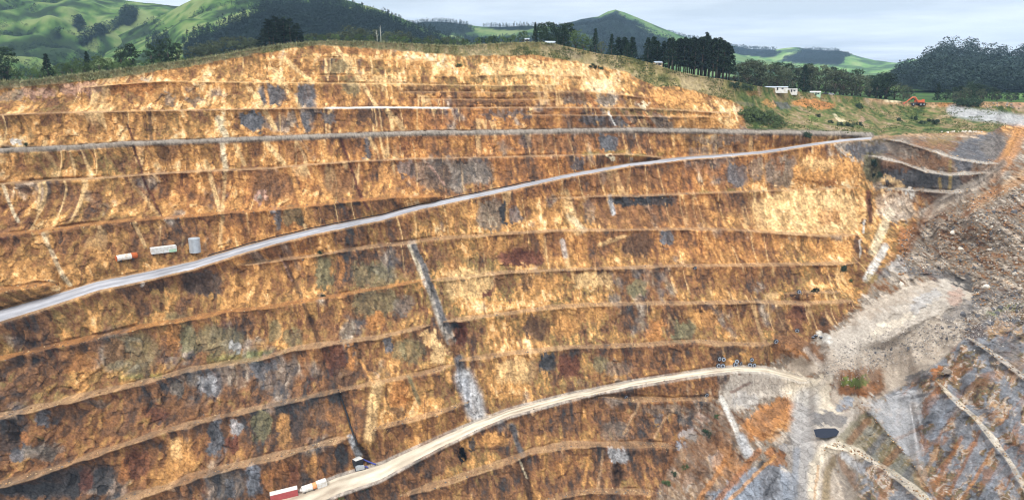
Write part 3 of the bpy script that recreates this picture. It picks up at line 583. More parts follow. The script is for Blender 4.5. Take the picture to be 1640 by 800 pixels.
for pts, w, c, s in [([(537, 76), (575, 122), (603, 170)], 4, 'cream', .9), ([(455, 95), (500, 132)], 5, 'cream', .8), ([(409, 150), (440, 206)], 6, 'cream', .9), ([(440, 112), (478, 170)], 7, 'cream', .8), ([(466, 150), (484, 206)], 5, 'gold', .9), ([(508, 132), (512, 172)], 5, 'gold', .8), ([(423, 134), (432, 172)], 4, 'gold', .8), ([(350, 190), (364, 225)], 7, 'pale', .8),
                     ([(357, 230), (361, 272)], 6, 'pale', .8), ([(376, 228), (392, 262)], 5, 'cream', .8), ([(330, 258), (352, 340)], 5, 'cream', .8), ([(360, 275), (353, 395)], 4, 'cream', .6), ([(425, 226), (456, 262)], 6, 'cream', .9), ([(462, 265), (494, 358)], 6, 'gold', .9), ([(500, 262), (530, 325)], 5, 'gold', .85), ([(515, 226), (528, 258)], 5, 'gold', .9), ([(480, 225), (500, 260)], 4, 'gold', .6),
                     ([(205, 200), (228, 282), (258, 346)], 3, 'maroon', .9), ([(545, 222), (562, 266), (580, 320), (592, 335)], 3, 'maroon', .95), ([(240, 175), (242, 228)], 4, 'dark', .8), ([(590, 190), (640, 250)], 3, 'gold', .5), ([(685, 262), (712, 295)], 3, 'pink', .6), ([(620, 176), (645, 205)], 6, 'cream', .7), ([(975, 180), (985, 200)], 3, 'white', .8), ([(985, 172), (1020, 210)], 6, 'rust', .8), ([(1030, 178), (1050, 206)], 6, 'rust', .8), ([(940, 150), (960, 180)], 8, 'rust', .8),
                     ([(70, 375), (100, 440), (112, 455)], 5, 'pale', .55), ([(5, 298), (28, 355)], 4, 'pale', .6), ([(210, 290), (255, 345)], 4, 'cream', .4), ([(215, 355), (232, 395)], 4, 'cream', .7),
                     ([(660, 390), (672, 420), (686, 455), (700, 490), (712, 525), (722, 545)], 13, 'gravel', .9), ([(664, 394), (684, 440), (704, 494), (718, 530)], 8, 'slate', .9), ([(655, 392), (676, 440)], 5, 'pale', .6), ([(722, 545), (735, 575)], 9, 'brown', .8), ([(735, 575), (742, 605)], 15, 'slate', .9), ([(742, 605), (755, 632), (762, 660)], 30, 'lgrey', .9), ([(745, 610), (752, 660)], 12, 'blue', .35),
                     ([(450, 410), (470, 448), (486, 482), (505, 532), (517, 562)], 6, 'dark', .7), ([(446, 408), (468, 450)], 3, 'pink', .6), ([(517, 552), (530, 600)], 6, 'maroon', .7), ([(493, 415), (488, 480)], 4, 'gold', .7),
                     ([(905, 312), (910, 335), (925, 368)], 16, 'cream', .85), ([(912, 345), (935, 368)], 10, 'pale', .6), ([(900, 385), (905, 410)], 8, 'lgrey', .6), ([(960, 392), (1000, 378)], 6, 'cream', .6), ([(977, 314), (983, 342)], 7, 'lgrey', .9), ([(885, 365), (880, 340), (900, 320)], 8, 'gold', .6),
                     ([(1390, 308), (1394, 352)], 8, 'maroon', .9), ([(1425, 340), (1398, 402)], 14, 'pale', .7), ([(1418, 395), (1388, 445)], 12, 'white', .7), ([(1384, 352), (1382, 372)], 3, 'white', .6), ([(1378, 384), (1378, 412)], 3, 'white', .5),
                     ([(605, 615), (597, 650), (592, 700)], 16, 'cream', .75), ([(655, 603), (672, 645)], 6, 'ggrey', .8), ([(562, 700), (574, 728)], 11, 'lgrey', .95), ([(575, 712), (590, 738)], 10, 'black', .8), ([(820, 682), (828, 708), (838, 728)], 9, 'slate', .9), ([(835, 735), (842, 765), (850, 802)], 9, 'dark', .95), ([(832, 735), (843, 765)], 3, 'pale', .9), ([(575, 575), (590, 600), (600, 612)], 4, 'gold', .7),
                     ([(1025, 645), (998, 695)], 4, 'tan', .7), ([(1070, 662), (1048, 700)], 4, 'tan', .7), ([(945, 720), (935, 775)], 5, 'gold', .7), ([(965, 720), (958, 780)], 4, 'tan', .6)]:
    streak(pts, w, c, s)

#------------- the right hand side: end wall, tip slope, chute, floor, near wall
EDK = [(40, 1420), (212, 1390), (228, 1335), (246, 1335), (256, 1376), (270, 1394), (300, 1402), (318, 1478), (345, 1474), (400, 1452), (420, 1424), (450, 1402), (490, 1374), (538, 1312), (556, 1262), (580, 1244), (590, 1180), (636, 1146), (660, 1120), (700, 1100), (760, 1070), (820, 1040), (965, 980)]
R_ = sm(-5, 5, wu - np.interp(wv, [k[0] for k in EDK], [k[1] for k in EDK]))
lower = R_ * 0
sn = fbm((UU + V) / 90, (UU - 1.3 * V) / 9.0, 41, 4, .6)             # runs up to the right
sn2 = fbm((UU + .75 * V) / 60, (V + .62 * UU) / 7.0, 42, 4, .6)
gcl = [(.18, 'dgrey'), (.32, 'dark'), (.42, 'brown'), (.5, 'dtan'), (.6, 'grey'), (.7, 'gtan'), (.95, 'tan')]
gv_ = .3 + .55 * sn + .35 * (mo - .5) + .45 * (fi - .5)
gmix = np.stack([np.interp(gv_, [s[0] for s in gcl], [P[s[1]][k] for s in gcl]) for k in range(3)], -1)
mR = np.clip(np.maximum(R_ * sm(205, 225, V), lower), 0, 1)
# keep the bright spur at the wall's right end
keep = R_ * 0 + sm(1210, 1160, wu) * sm(630, 660, wv) * .6
col = col * (1 - (mR * (1 - .75 * keep))[..., None]) + gmix * (mR * (1 - .75 * keep))[..., None]
poly([(1404, 254), (1443, 263), (1482, 276), (1522, 281), (1556, 279), (1582, 277), (1552, 301), (1522, 305), (1482, 303), (1414, 298)], 'dgrey', .9, tex=.9)
poly([(1400, 232), (1443, 229), (1482, 241), (1535, 257), (1560, 262), (1592, 264), (1582, 274), (1556, 275), (1522, 277), (1482, 271), (1443, 258), (1404, 249)], 'dark', .6, tex=.9)
for a in [(1440, 232, 90, 14, 'grey', .5), (1385, 240, 38, 9, 'slate', .8), (1400, 268, 14, 24, 'ggrey', .8), (1470, 262, 60, 10, 'brown', .6), (1475, 287, 55, 12, 'dgrey', .95), (1440, 282, 25, 10, 'slate', .6), (1546, 268, 14, 8, 'slate', .9), (1500, 232, 40, 9, 'brown', .8), (1510, 225, 25, 8, 'olive', .5), (1568, 240, 48, 22, 'slate', .9, -15), (1595, 235, 24, 16, 'grey', .5), (1568, 285, 28, 11, 'dark', .7, -12), (1500, 312, 40, 8, 'dark', .6), (1457, 307, 9, 4, 'white', .8, 40), (1380, 222, 60, 4, 'olive', .6), (1455, 217, 50, 4, 'tan', .4), (1428, 292, 18, 8, 'cream', .75, 25), (1440, 335, 30, 20, 'gtan', .5), (1455, 380, 13, 26, 'rust', .6, 25)]:
    patch(*a)
for pts, w, c, s in [([(1505, 287), (1507, 304)], 5, 'olive', .9), ([(1522, 258), (1521, 304)], 5, 'olive', .8), ([(1636, 205), (1622, 240), (1600, 268), (1590, 280)], 22, 'orange', .75), ([(1595, 275), (1562, 296), (1520, 322), (1485, 345)], 18, 'gtan', .6), ([(1632, 205), (1612, 245)], 12, 'gold', .6), ([(1606, 262), (1560, 295), (1500, 325)], 14, 'grey', .8), ([(1660, 265), (1610, 300), (1555, 330)], 18, 'tan', .6), ([(1640, 285), (1590, 312)], 9, 'orange', .35), ([(1600, 300), (1560, 328), (1545, 345)], 10, 'rust', .5), ([(1660, 330), (1600, 338)], 14, 'brown', .6), ([(1445, 420), (1490, 335)], 10, 'brown', .5), ([(1600, 205), (1570, 225)], 6, 'slate', .5)]:
    streak(pts, w, c, s)
poly([(1290, 556), (1345, 566), (1440, 555), (1520, 518), (1562, 520), (1500, 590), (1440, 636), (1390, 652), (1340, 650), (1326, 640), (1340, 604), (1310, 590), (1280, 604), (1256, 590)], 'gtan', .8, tex=.3)
poly([(1165, 602), (1225, 594), (1275, 610), (1292, 640), (1240, 628), (1205, 648), (1182, 664), (1152, 640)], 'gravel', .9)
poly([(1304, 815), (1312, 738), (1345, 712), (1380, 720), (1445, 764), (1498, 815)], 'gtan', .6)
poly([(1268, 648), (1310, 658), (1345, 654), (1390, 655), (1342, 712), (1312, 738), (1300, 815), (1262, 815), (1268, 720)], 'gravel', .85)
poly([(1152, 800), (1165, 770), (1200, 748), (1250, 745), (1268, 760), (1268, 830), (1152, 830)], 'blue', .8)
poly([(1235, 588), (1290, 604), (1332, 600), (1326, 640), (1350, 656), (1305, 662), (1288, 650), (1268, 625)], 'roadp', .85)
poly([(1300, 540), (1350, 525), (1372, 500), (1420, 472), (1500, 446), (1540, 446), (1560, 476), (1540, 520), (1440, 560), (1345, 568)], 'gtan', .85, tex=.3)
poly([(1300, 548), (1345, 566), (1420, 558), (1480, 520), (1540, 486), (1548, 458), (1505, 452), (1430, 488), (1370, 518), (1340, 532)], 'gravel', .85, warp=1.5, soft=12)
for a in [(1480, 480, 30, 10, 'lgrey', .5, -30), (1430, 520, 40, 8, 'roadp', .45, -28), (1318, 540, 16, 7, 'white', .85, 20), (1530, 475, 12, 14, 'pink', .6, 20), (1500, 440, 50, 9, 'slate', .6, 10), (1545, 452, 26, 7, 'dgrey', .8, 30), (1545, 495, 40, 12, 'slate', .6, -25), (1600, 470, 40, 14, 'slate', .5), (1600, 490, 34, 6, 'gravel', .7, -22), (1440, 425, 20, 12, 'lgrey', .4), (1412, 440, 12, 8, 'slate', .6), (1395, 445, 9, 10, 'olive', .7, 30), (1280, 555, 45, 15, 'brown', .9, 25), (1270, 565, 30, 8, 'orange', .4, 20),
          (1378, 612, 42, 24, 'brown', .9), (1372, 622, 32, 12, 'rust', .6), (1366, 612, 24, 8, 'green', .8, -5), (1352, 645, 14, 8, 'blue', .8), (1235, 668, 46, 24, 'orange', .85, -35), (1245, 655, 40, 8, 'brown', .6, -35), (1245, 690, 24, 8, 'gold', .5, -35), (1210, 622, 60, 15, 'gravel', .8, -5), (1190, 640, 26, 12, 'lgrey', .4), (1290, 622, 36, 22, 'roadp', .8), (1330, 668, 30, 10, 'slate', .7), (1305, 680, 14, 8, 'gravel', .7),
          (1420, 665, 42, 22, 'lgrey', .85, 20), (1462, 715, 22, 24, 'lgrey', .8, 30), (1440, 690, 30, 5, 'brown', .7, -15), (1240, 735, 15, 13, 'rust', .85), (1222, 745, 8, 10, 'dgrey', .8), (1255, 715, 10, 8, 'lgrey', .8), (1190, 788, 60, 18, 'blue', .85, -12), (1235, 770, 14, 30, 'slate', .7), (1268, 740, 14, 28, 'gravel', .8), (1265, 780, 14, 26, 'blue', .7), (1165, 745, 22, 30, 'orange', .5, -35), (1120, 720, 22, 20, 'brown', .5, -35), (1108, 760, 24, 16, 'brown', .6, -35), (1150, 705, 16, 16, 'brown', .7)]:
    patch(*a)
for pts, w, c, s in [([(1150, 800), (1215, 722)], 10, 'rust', .8), ([(1168, 800), (1240, 730)], 6, 'gold', .7), ([(1120, 800), (1160, 740)], 8, 'orange', .7), ([(1155, 638), (1178, 686), (1188, 708)], 9, 'white', .75), ([(1188, 700), (1198, 724)], 16, 'lgrey', .9), ([(1185, 590), (1240, 594), (1285, 606), (1310, 622)], 11, 'roadp', .95), ([(1170, 628), (1200, 612)], 5, 'maroon', .6),
                     ([(1292, 640), (1284, 690), (1286, 740), (1294, 810)], 40, 'lgrey', .65), ([(1276, 720), (1272, 810)], 12, 'blue', .6), ([(1302, 820), (1306, 745), (1320, 722), (1345, 712), (1375, 722), (1440, 766), (1486, 800)], 19, 'roadp', .95), ([(1322, 815), (1326, 755), (1335, 735)], 12, 'olive', .6), ([(1304, 820), (1310, 745)], 4, 'gold', .5), ([(1352, 728), (1392, 762), (1432, 806)], 13, 'lgrey', .85), ([(1628, 588), (1642, 604)], 7, 'white', .8), ([(1560, 548), (1600, 572), (1628, 590)], 6, 'tan', .6), ([(1290, 560), (1330, 600), (1300, 630)], 10, 'gravel', .6)]:
    streak(pts, w, c, s)
poly([(1335, 728), (1352, 735), (1400, 785), (1410, 810), (1360, 815), (1345, 770)], 'grey', .8)
poly([(1340, 730), (1352, 737), (1380, 775), (1370, 790), (1350, 760)], 'brown', .5)
# near wall at the lower right: strata climbing to the right
sw = 26 * (fbm(UU / 40, V / 40, 46, 3) - .5) + 8 * (fbm(UU / 8, V / 8, 47, 2) - .5); sk = V * .62 + UU * .78 + sw
stra = fbm((UU - V * .9) / 40, sk / 7.0, 43, 4, .65); stra2 = fbm((UU - V) / 34, sk / 18.0, 44, 4, .65)
ns = [(.18, 'dgrey'), (.32, 'dark'), (.42, 'ggrey'), (.52, 'brown'), (.62, 'gravel'), (.8, 'tan')]
ncol = np.stack([np.interp(stra + .55 * (fi - .5) + .15 * (c2 - .5), [s[0] for s in ns], [P[s[1]][k] for s in ns]) for k in range(3)], -1)
bm_ = sm(.44, .56, stra2)[..., None] * .85; ncol = ncol * (1 - bm_) + (C_('slate') * .3 + C_('blue') * .7) * mott[..., None] * bm_
om_ = sm(.6, .72, fbm((UU - V * .9) / 40, sk / 9.0, 45, 4, .6))[..., None] * .6; ncol = ncol * (1 - om_) + C_('rust') * mott[..., None] * om_
flat = np.zeros_like(nw)
ncol = ncol * .6 + (ncol / mott[..., None].clip(.5, 1.6)) * .4
nwk = nw[..., None] * .95
col = col * (1 - nwk) + ncol * nwk
poly([(1388, 650), (1440, 636), (1500, 612), (1482, 650), (1466, 700), (1474, 725), (1462, 745), (1428, 702)], 'lgrey', .72, warp=1.8, soft=9)
streak([(1432, 704), (1455, 694), (1478, 682)], 6, 'brown', .7)
streak([(1440, 640), (1480, 632), (1500, 622)], 5, 'slate', .6)
for a in [(1610, 560, 28, 22, 'slate', .7, -30), (1570, 560, 14, 10, 'dgrey', .7), (1600, 525, 24, 10, 'tan', .6, -20), (1560, 530, 22, 14, 'dark', .6, -40), (1490, 640, 8, 30, 'rust', .7, 25), (1508, 655, 24, 22, 'blue', .5, 30), (1560, 620, 30, 10, 'dark', .5, -20), (1595, 600, 50, 8, 'brown', .5, -30), (1625, 590, 14, 22, 'grey', .4), (1385, 690, 12, 10, 'blue', .6, 30), (1470, 600, 28, 8, 'slate', .7, -30), (1500, 596, 10, 6, 'rust', .9, -35), (1438, 636, 30, 5, 'lgrey', .6, -20), (1470, 760, 10, 20, 'tan', .7, -28), (1610, 495, 30, 6, 'green', .5, -15)]:
    patch(*a)

poly([(1386, 658), (1345, 690), (1340, 712), (1376, 722), (1442, 768), (1490, 806), (1470, 765), (1462, 742), (1430, 705)], 'ggrey', .6)
for a in [(1375, 690), (1400, 715), (1425, 735), (1450, 762)]:
    streak([(a[0] - 14, a[1] + 16), (a[0] + 14, a[1] - 16)], 12, 'brown' if a[0] % 2 else 'slate', .7)
for a in [(1540, 700, 1500, 770, 7, 'rust'), (1570, 690, 1520, 790, 5, 'rust'), (1590, 720, 1540, 800, 6, 'orange'), (1530, 640, 1495, 700, 12, 'blue'), (1550, 660, 1520, 710, 9, 'slate'), (1605, 740, 1570, 800, 8, 'blue'), (1500, 720, 1480, 760, 8, 'tan')]:
    streak([(a[0], a[1]), (a[2], a[3])], a[4], a[5], .65)

# grass: verge along the rim and the spur behind the excavation
rk = np.interp(UU, [k[0] for k in RK], [k[1] for k in RK]) + 7 * (fbm(UU / 12, V / 6, 51, 4, .6) - .5)
gr = sm(1.2, -1.2, V - rk)
g1 = fbm(Xg / 14, YY / 12, 52, 4, .6); g2 = fbm(Xg / 2.5, YY / 3, 53, 3, .6)
gg = np.clip(.5 + 1.3 * (g1 - .5) + 1.0 * (g2 - .5), 0, 1)
gst = [(.05, (78, 80, 44)), (.28, (112, 108, 62)), (.5, (146, 130, 84)), (.8, (172, 152, 112))]
gcol2 = np.stack([np.interp(gg, [s[0] for s in gst], [lin(s[1])[k] for s in gst]) for k in range(3)], -1)
gst3 = [(.1, (56, 74, 34)), (.35, (88, 100, 48)), (.55, (120, 112, 66)), (.75, (142, 120, 84)), (.95, (160, 140, 110))]
gcol3 = np.stack([np.interp(gg, [s[0] for s in gst3], [lin(s[1])[k] for s in gst3]) for k in range(3)], -1)
rgt = sm(1120, 1220, UU)[..., None]
gcol2 = gcol2 * (1 - rgt) + gcol3 * rgt
vergek = sm(140, 40, np.abs(UU - 620))[..., None]
gcol2 = gcol2 * (1 - .35 * vergek) + lin((84, 70, 48)) * .35 * vergek
col = col * (1 - gr[..., None]) + gcol2 * gr[..., None]
for a in [(1303, 167, 36, 6, 'orange', .8, 5), (1325, 167, 18, 4, 'rust', .7, 5), (1252, 168, 14, 5, 'slate', .7, 10), (1232, 166, 14, 5, 'gold', .6, 20), (1207, 148, 12, 4, 'rust', .5), (1310, 190, 14, 5, 'green', .5), (1380, 193, 8, 4, 'pink', .6), (1345, 188, 10, 3, 'pale', .5, 30), (1420, 150, 40, 4, 'tan', .7), (1500, 162, 34, 6, 'tan', .7), (1585, 166, 40, 7, 'tan', .9), (1630, 165, 14, 7, 'pink', .7), (900, 80, 40, 5, 'grey', .3, 20), (1190, 168, 20, 4, 'grey', .3)]:
    patch(*a)
streak([(1395, 158), (1450, 166), (1520, 168), (1580, 164), (1660, 164)], 9, 'tan', .75)
streak([(1420, 160), (1440, 161)], 6, 'pale', .8)
streak([(1505, 168), (1525, 166)], 7, 'orange', .7)
streak([(1525, 176), (1560, 184), (1600, 188), (1660, 196)], 18, 'lgrey', .9, False)
# benches over everything
for i, l in enumerate(LINES):
    m = np.where(BID == i, BM, 0) * l['s'] * (.45 + .55 * sm(.3, .5, mo))
    m = m * (1 - .8 * gr)
    c = P[l['c']]
    col = col * (1 - m[..., None]) + c * (mott * (.9 if l['name'] == 'G' else 1.0))[..., None] * m[..., None]
streak([l for l in LINES if l['name'] == 'G'][0]['K'], 9.5, 'grey', .9, True, .1)
streak([l for l in LINES if l['name'] == 'G'][0]['K'], 4.5, 'gravel', .35, True, .1)
# the pale surfaced stretch of one bench
wl = [i for i, l in enumerate(LINES) if l['name'] == 'W'][0]
m = np.where((BID == wl), BM, 0) * sm(515, 530, UU) * sm(726, 715, UU)
col = col * (1 - m[..., None]) + P['white'] * m[..., None]
# greenery creeping along some benches
for (u0, u1, v0, vr) in [(905, 1010, 248, 3), (1120, 1190, 307, 3), (330, 420, 575, 8), (395, 460, 566, 5), (190, 260, 605, 5), (1000, 1080, 250, 3), (60, 70, 702, 4)]:
    sl = cslice(u0, u1)
    mm = np.exp(-((V[sl] - np.interp(UU[sl], [u0, u1], [v0, v0 - (u1 - u0) * .06])) / vr) ** 2) * sm(.42, .58, mo[sl])
    lay(sl, mm, 'green', .38)
# grain: every stone a little lighter or darker, irregular
gra = 1 + .7 * (fbm(UU / 2.6, V / 2.6, 61, 2, .7) - .5) + .55 * (vn(UU / 2.0 + .3, V / 1.7, 62) - .5)
gra2 = (1 + .3 * (c2 - .5) + .55 * (fbm(slant / 3.0, fb / 5.0, 63, 3, .65) - .5)) * (1 - .22 * (1 - sm(.0, .1, e1)) * rockm)
soft = np.where(BM > .5, .35, 1.0) * (1 - .3 * gr) * (1 - .4 * mR) * (1 - .4 * scree)
col = col * (1 + (gra * gra2 - 1) * soft)[..., None]
lum_ = (col * np.array([.3, .55, .15])).sum(-1, keepdims=True)
col = lum_ + (col - lum_) * .93
col = np.clip(col * .85, .012, .85)

def grid_faces(nu, nv):
    idx = np.arange(nu * nv).reshape(nu, nv)
    return np.stack([idx[:-1, :-1].ravel(), idx[:-1, 1:].ravel(), idx[1:, 1:].ravel(), idx[1:, :-1].ravel()], 1)
terr = mesh_np('pit_terrain', np.stack([Xg, YD, Zg], -1).reshape(-1, 3), grid_faces(*V.shape), M_ROCK, col=col.reshape(-1, 3))
tag(terr, kind='structure')
def ground(u, v):
    """a point on the pit terrain seen at photo column u, row v"""
    c = int(np.clip(round((u - U[0]) / 1.7), 0, NU - 1)); r = int(np.clip(np.searchsorted(V[c], v), 1, V.shape[1] - 1))
    return Vector((Xg[c, r], YD[c, r], Zg[c, r]))
def ground_smooth(u, v):
    p = Vector((0, 0, 0))
    for du in (-3, 0, 3): p += ground(u + du, v)
    return p / 3

# ------------------------------------------------------------------ roads
def road(name, lname, u0, u1, tones, lift, inset, seed):
    l = [q for q in LINES if q['name'] == lname][0]
    sel = np.where((U >= u0) & (U <= u1))[0]
    nt_ = 12; vs = []; cs = []
    for n, c in enumerate(sel):
        Ya, Yb = l['Yt'][c], l['Yc'][c]; z = l['z'][c]
        ins_ = min(inset, abs(Ya - Yb) * .2)
        for k in range(nt_):
            f = k / (nt_ - 1); y = Ya - ins_ + (Yb + ins_ - Ya + ins_) * f
            crown = .12 * (1 - (2 * f - 1) ** 2)
            vs.append((float(xr(U[c], l['v'][c])) * y, y, z + lift + crown - (.5 if k in (0, nt_ - 1) else 0)))
            cs.append((U[c], f))
    vs = np.array(vs); cs = np.array(cs); n = len(sel)
    tr = .5 + .5 * np.cos((cs[:, 1] - .5) * 2 * math.pi * 2.2)
    no = .6 * fbm(vs[:, 0] / 9, cs[:, 1] * 3 + seed, 80 + seed, 4, .6) + .4 * fbm(vs[:, 0] / 40, cs[:, 1] * 7 + seed, 180 + seed, 4, .6)
    k = np.clip(.5 + .5 * (tr - .5) + 2.2 * (no - .5), 0, 1)[:, None]
    c = lin(tones[0]) * (1 - k) + lin(tones[1]) * k
    edge = sm(.34, .5, np.abs(cs[:, 1] - .5))[:, None] * sm(.3, .6, fbm(vs[:, 0] / 5, cs[:, 1] * 2, 85, 3))[:, None]
    c = c * (1 - .6 * edge) + lin(tones[2]) * .6 * edge
    o = mesh_np(name, vs, grid_faces(n, nt_), M_ROAD, col=c * .86)
    tag(o, kind='structure'); return o
road('haul_road', 'U', -170, 1396, ((138, 136, 140), (192, 190, 194), (150, 132, 112)), .3, 1.6, 1)
road('lower_haul_road', 'L', 400, 1292, ((172, 154, 134), (236, 222, 198), (164, 144, 122)), .3, 2.0, 2)

#======================================================================= LAND BEHIND THE RIM
YC = Ym(U, Cv); ZC = -tan_v(Cv) * YC
def land_z(u, Y):
    yc = np.interp(u, U, YC); zc_ = np.interp(u, U, ZC)
    t = sm(0, 1, (Y - yc - 4) / 260.0)
    return zc_ - .6 + (-30 - zc_) * t
ys = np.concatenate([np.linspace(0, 60, 12), np.linspace(75, 400, 20), np.geomspace(440, 9000, 26)])
Us = U[::6]
LY = np.interp(Us, U, YC)[:, None] + ys[None]; LU = np.repeat(Us[:, None], len(ys), 1)
LX = (LU - 820) / F / (CP + (400 - knots(CK, LU)) / F * SP) * LY; LZ = land_z(LU, LY)
LZ += (fbm(LX / 30, LY / 30, 101, 3) - .5) * 1.2 * sm(0, 20, ys)[None] - np.where(ys[None] == 0, .3, 0)
gp = fbm(LX / 70, LY / 90, 102, 4, .6)
gl = [(.3, (60, 86, 40)), (.5, (86, 122, 52)), (.65, (110, 146, 66)), (.8, (140, 150, 90))]
lc = np.stack([np.interp(gp, [s[0] for s in gl], [lin(s[1])[k] for s in gl]) for k in range(3)], -1) * .6
tag(mesh_np('ground', np.stack([LX, LY, LZ], -1).reshape(-1, 3), grid_faces(*LX.shape), M_HILL, col=lc.reshape(-1, 3)), kind='structure')
def land(u, Y, dz=-.25):
    """a point on the land behind the rim in photo column u at depth Y"""
    v = knots(CK, u); z = float(land_z(u, Y)); x = float((u - 820) / F / (CP + (400 - v) / F * SP)) * Y
    return Vector((x, Y, z + dz))

# ------------------------------------------------------------------ hills
def hill(name, sky_k, Yr, Yb, zb, wood=None, seed=0, tones=None, prof=1.0, relief=1.0, du=4.0, ns=90, woodtone=(34, 54, 44), wobble=0):
    us = np.arange(sky_k[0][0], sky_k[-1][0] + .1, du)
    vt = knots(sky_k, us) + (fbm(us / 25, us * 0 + seed, seed + 5, 3) - .5) * 2
    s = np.concatenate([np.linspace(0, 1, ns), 1 + np.linspace(.03, .5, 12)])
    S = np.repeat(s[None], len(us), 0); UU_ = np.repeat(us[:, None], len(s), 1)
    zr = -tan_v(vt) * Yr
    Yv = Yb + (Yr - Yb) * S
    f = np.where(S <= 1, np.clip(S, 0, 1) ** prof, 1 - (S - 1) ** 1.5 * 1.5)
    X = (UU_ - 820) / F / (CP + (400 - vt[:, None]) / F * SP) * Yv
    Z = zb + (zr[:, None] - zb) * f
    g = Yr / 1500.0
    am = np.clip(S * (1 - S) * 4, 0, 1) ** .8 * relief
    gul = np.abs(fbm(X / (260 * g) + .3 * Yv / (260 * g), Yv / (420 * g), seed + 11, 4, .55) - .5)
    Z = Z - am * (.24 - gul) * 190 * g + am * (fbm(X / (90 * g), Yv / (90 * g), seed + 12, 3) - .5) * 24 * g
    Z = Z + (fbm(X / (20 * g), Yv / (20 * g), seed + 15, 2) - .5) * 3 * g * am
    gp = fbm(X / (120 * g), Yv / (120 * g), seed + 13, 5, .6); fp = fbm(X / (22 * g), Yv / (30 * g), seed + 14, 3, .6)
    T = tones or [(.2, (44, 62, 38)), (.38, (66, 94, 48)), (.54, (90, 120, 60)), (.8, (124, 138, 84))]
    k = .5 + 1.5 * (gp - .5) + 1.6 * (fp - .5) + 2.2 * (gul - .12) * am  # last term paints gully shade into the pasture colour, darker in the folds
    c = np.stack([np.interp(k, [t[0] for t in T], [lin(t[1])[q] for t in T]) for q in range(3)], -1) * .74
    # rows of the photo each point shows at, for the woodland outline
    pv = v_tan(-Z / Yv)
    wm = np.zeros_like(S)
    if wood is not None:
        wx = UU_ + 14 * (fbm(X / (60 * g), Yv / (60 * g), seed + 21, 3) - .5) * 2; wy = pv + 6 * (fbm(X / (60 * g), Yv / (60 * g), seed + 22, 3) - .5) * 2
        for w in wood:
            ins = np.zeros(S.shape, bool)
            for (x0, y0), (x1, y1) in zip(w, w[1:] + w[:1]):
                if y0 != y1: ins ^= ((y0 > wy) != (y1 > wy)) & (wx < (x1 - x0) * (wy - y0) / (y1 - y0) + x0)
            wm = np.maximum(wm, ins & (S < 1.02))
        c = c * (1 - wm[..., None]) + lin(woodtone) * .5 * wm[..., None]
    o = mesh_np(name, np.stack([X, Yv, Z], -1).reshape(-1, 3), grid_faces(*S.shape), M_HILL, col=c.reshape(-1, 3))
    tag(o, kind='structure')
    return dict(gul=gul, fp=fp, X=X, Y=Yv, Z=Z, w=wm, S=S, us=us, s=s)

# trees of a far wood, all in one mesh: each a ragged cone or dome of leaf sized faces
def wood_mesh(name, pts, hts, m, kind='conifer', seed=0, nf=46, ls=1.0):
    rs = np.random.RandomState(seed)
    n = len(pts); pts = np.asarray(pts); hts = np.asarray(hts)
    k = nf
    tt = rs.rand(n, k) ** (.75 if kind == 'conifer' else .6)
    if kind == 'conifer': rad = (1 - tt) ** .8 * .22 + .012
    else: rad = .36 * np.sqrt(np.clip(1 - (tt * 1.25 - .35) ** 2 / .82, 0.02, 1)) * (.75 + .5 * rs.rand(n, 1))
    an = rs.rand(n, k) * 2 * math.pi
    rad = rad * (.75 + .5 * rs.rand(n, k))
    c = np.stack([np.cos(an) * rad, np.sin(an) * rad, .06 + tt * .94], -1) * hts[:, None, None] + pts[:, None, :]
    sz = ls * hts[:, None] * (.085 if kind == 'conifer' else .11) * (.6 + .9 * rs.rand(n, k))
    tri = rs.normal(size=(n, k, 3, 3)); tri /= np.linalg.norm(tri, axis=-1, keepdims=True)
    tri[..., 2] *= .7
    vv = c[:, :, None, :] + tri * sz[..., None, None]
    vv = vv.reshape(-1, 3); ff = np.arange(len(vv)).reshape(-1, 3)
    return mesh_np(name, vv, ff, m, smooth=False)
M_FARCON = mat_leaf('far_conifer_leaf', (.018, .036, .028), .4)
M_FARBROAD = mat_leaf('far_bush_leaf', (.019, .036, .028), .45)
def plant_wood(name, h, n, hmin, hmax, label, kind, seed, m, cat='woodland', smax=1.01, **kw):
    rs = np.random.RandomState(seed)
    cand = np.argwhere((h['w'] > .5) & (h['S'] < smax))
    if not len(cand): return
    # pick by ground area so that the near and the far of the wood are equally dense
    sel = cand[rs.randint(0, len(cand), n)]
    jit = rs.rand(n, 2)
    P3 = []
    i = np.clip(sel[:, 0], 0, h['X'].shape[0] - 2); j = np.clip(sel[:, 1], 0, h['X'].shape[1] - 2)
    for A in ('X', 'Y', 'Z'):
        a = h[A]; P3.append(a[i, j] * (1 - jit[:, 0]) * (1 - jit[:, 1]) + a[i + 1, j] * jit[:, 0] * (1 - jit[:, 1]) + a[i, j + 1] * (1 - jit[:, 0]) * jit[:, 1] + a[i + 1, j + 1] * jit[:, 0] * jit[:, 1])
    pts = np.stack(P3, -1); hts = hmin + (hmax - hmin) * rs.rand(n) ** 2.2
    o = wood_mesh(name, pts, hts, m, kind, seed, **kw)
    tag(o, label, cat, kind='stuff'); return o

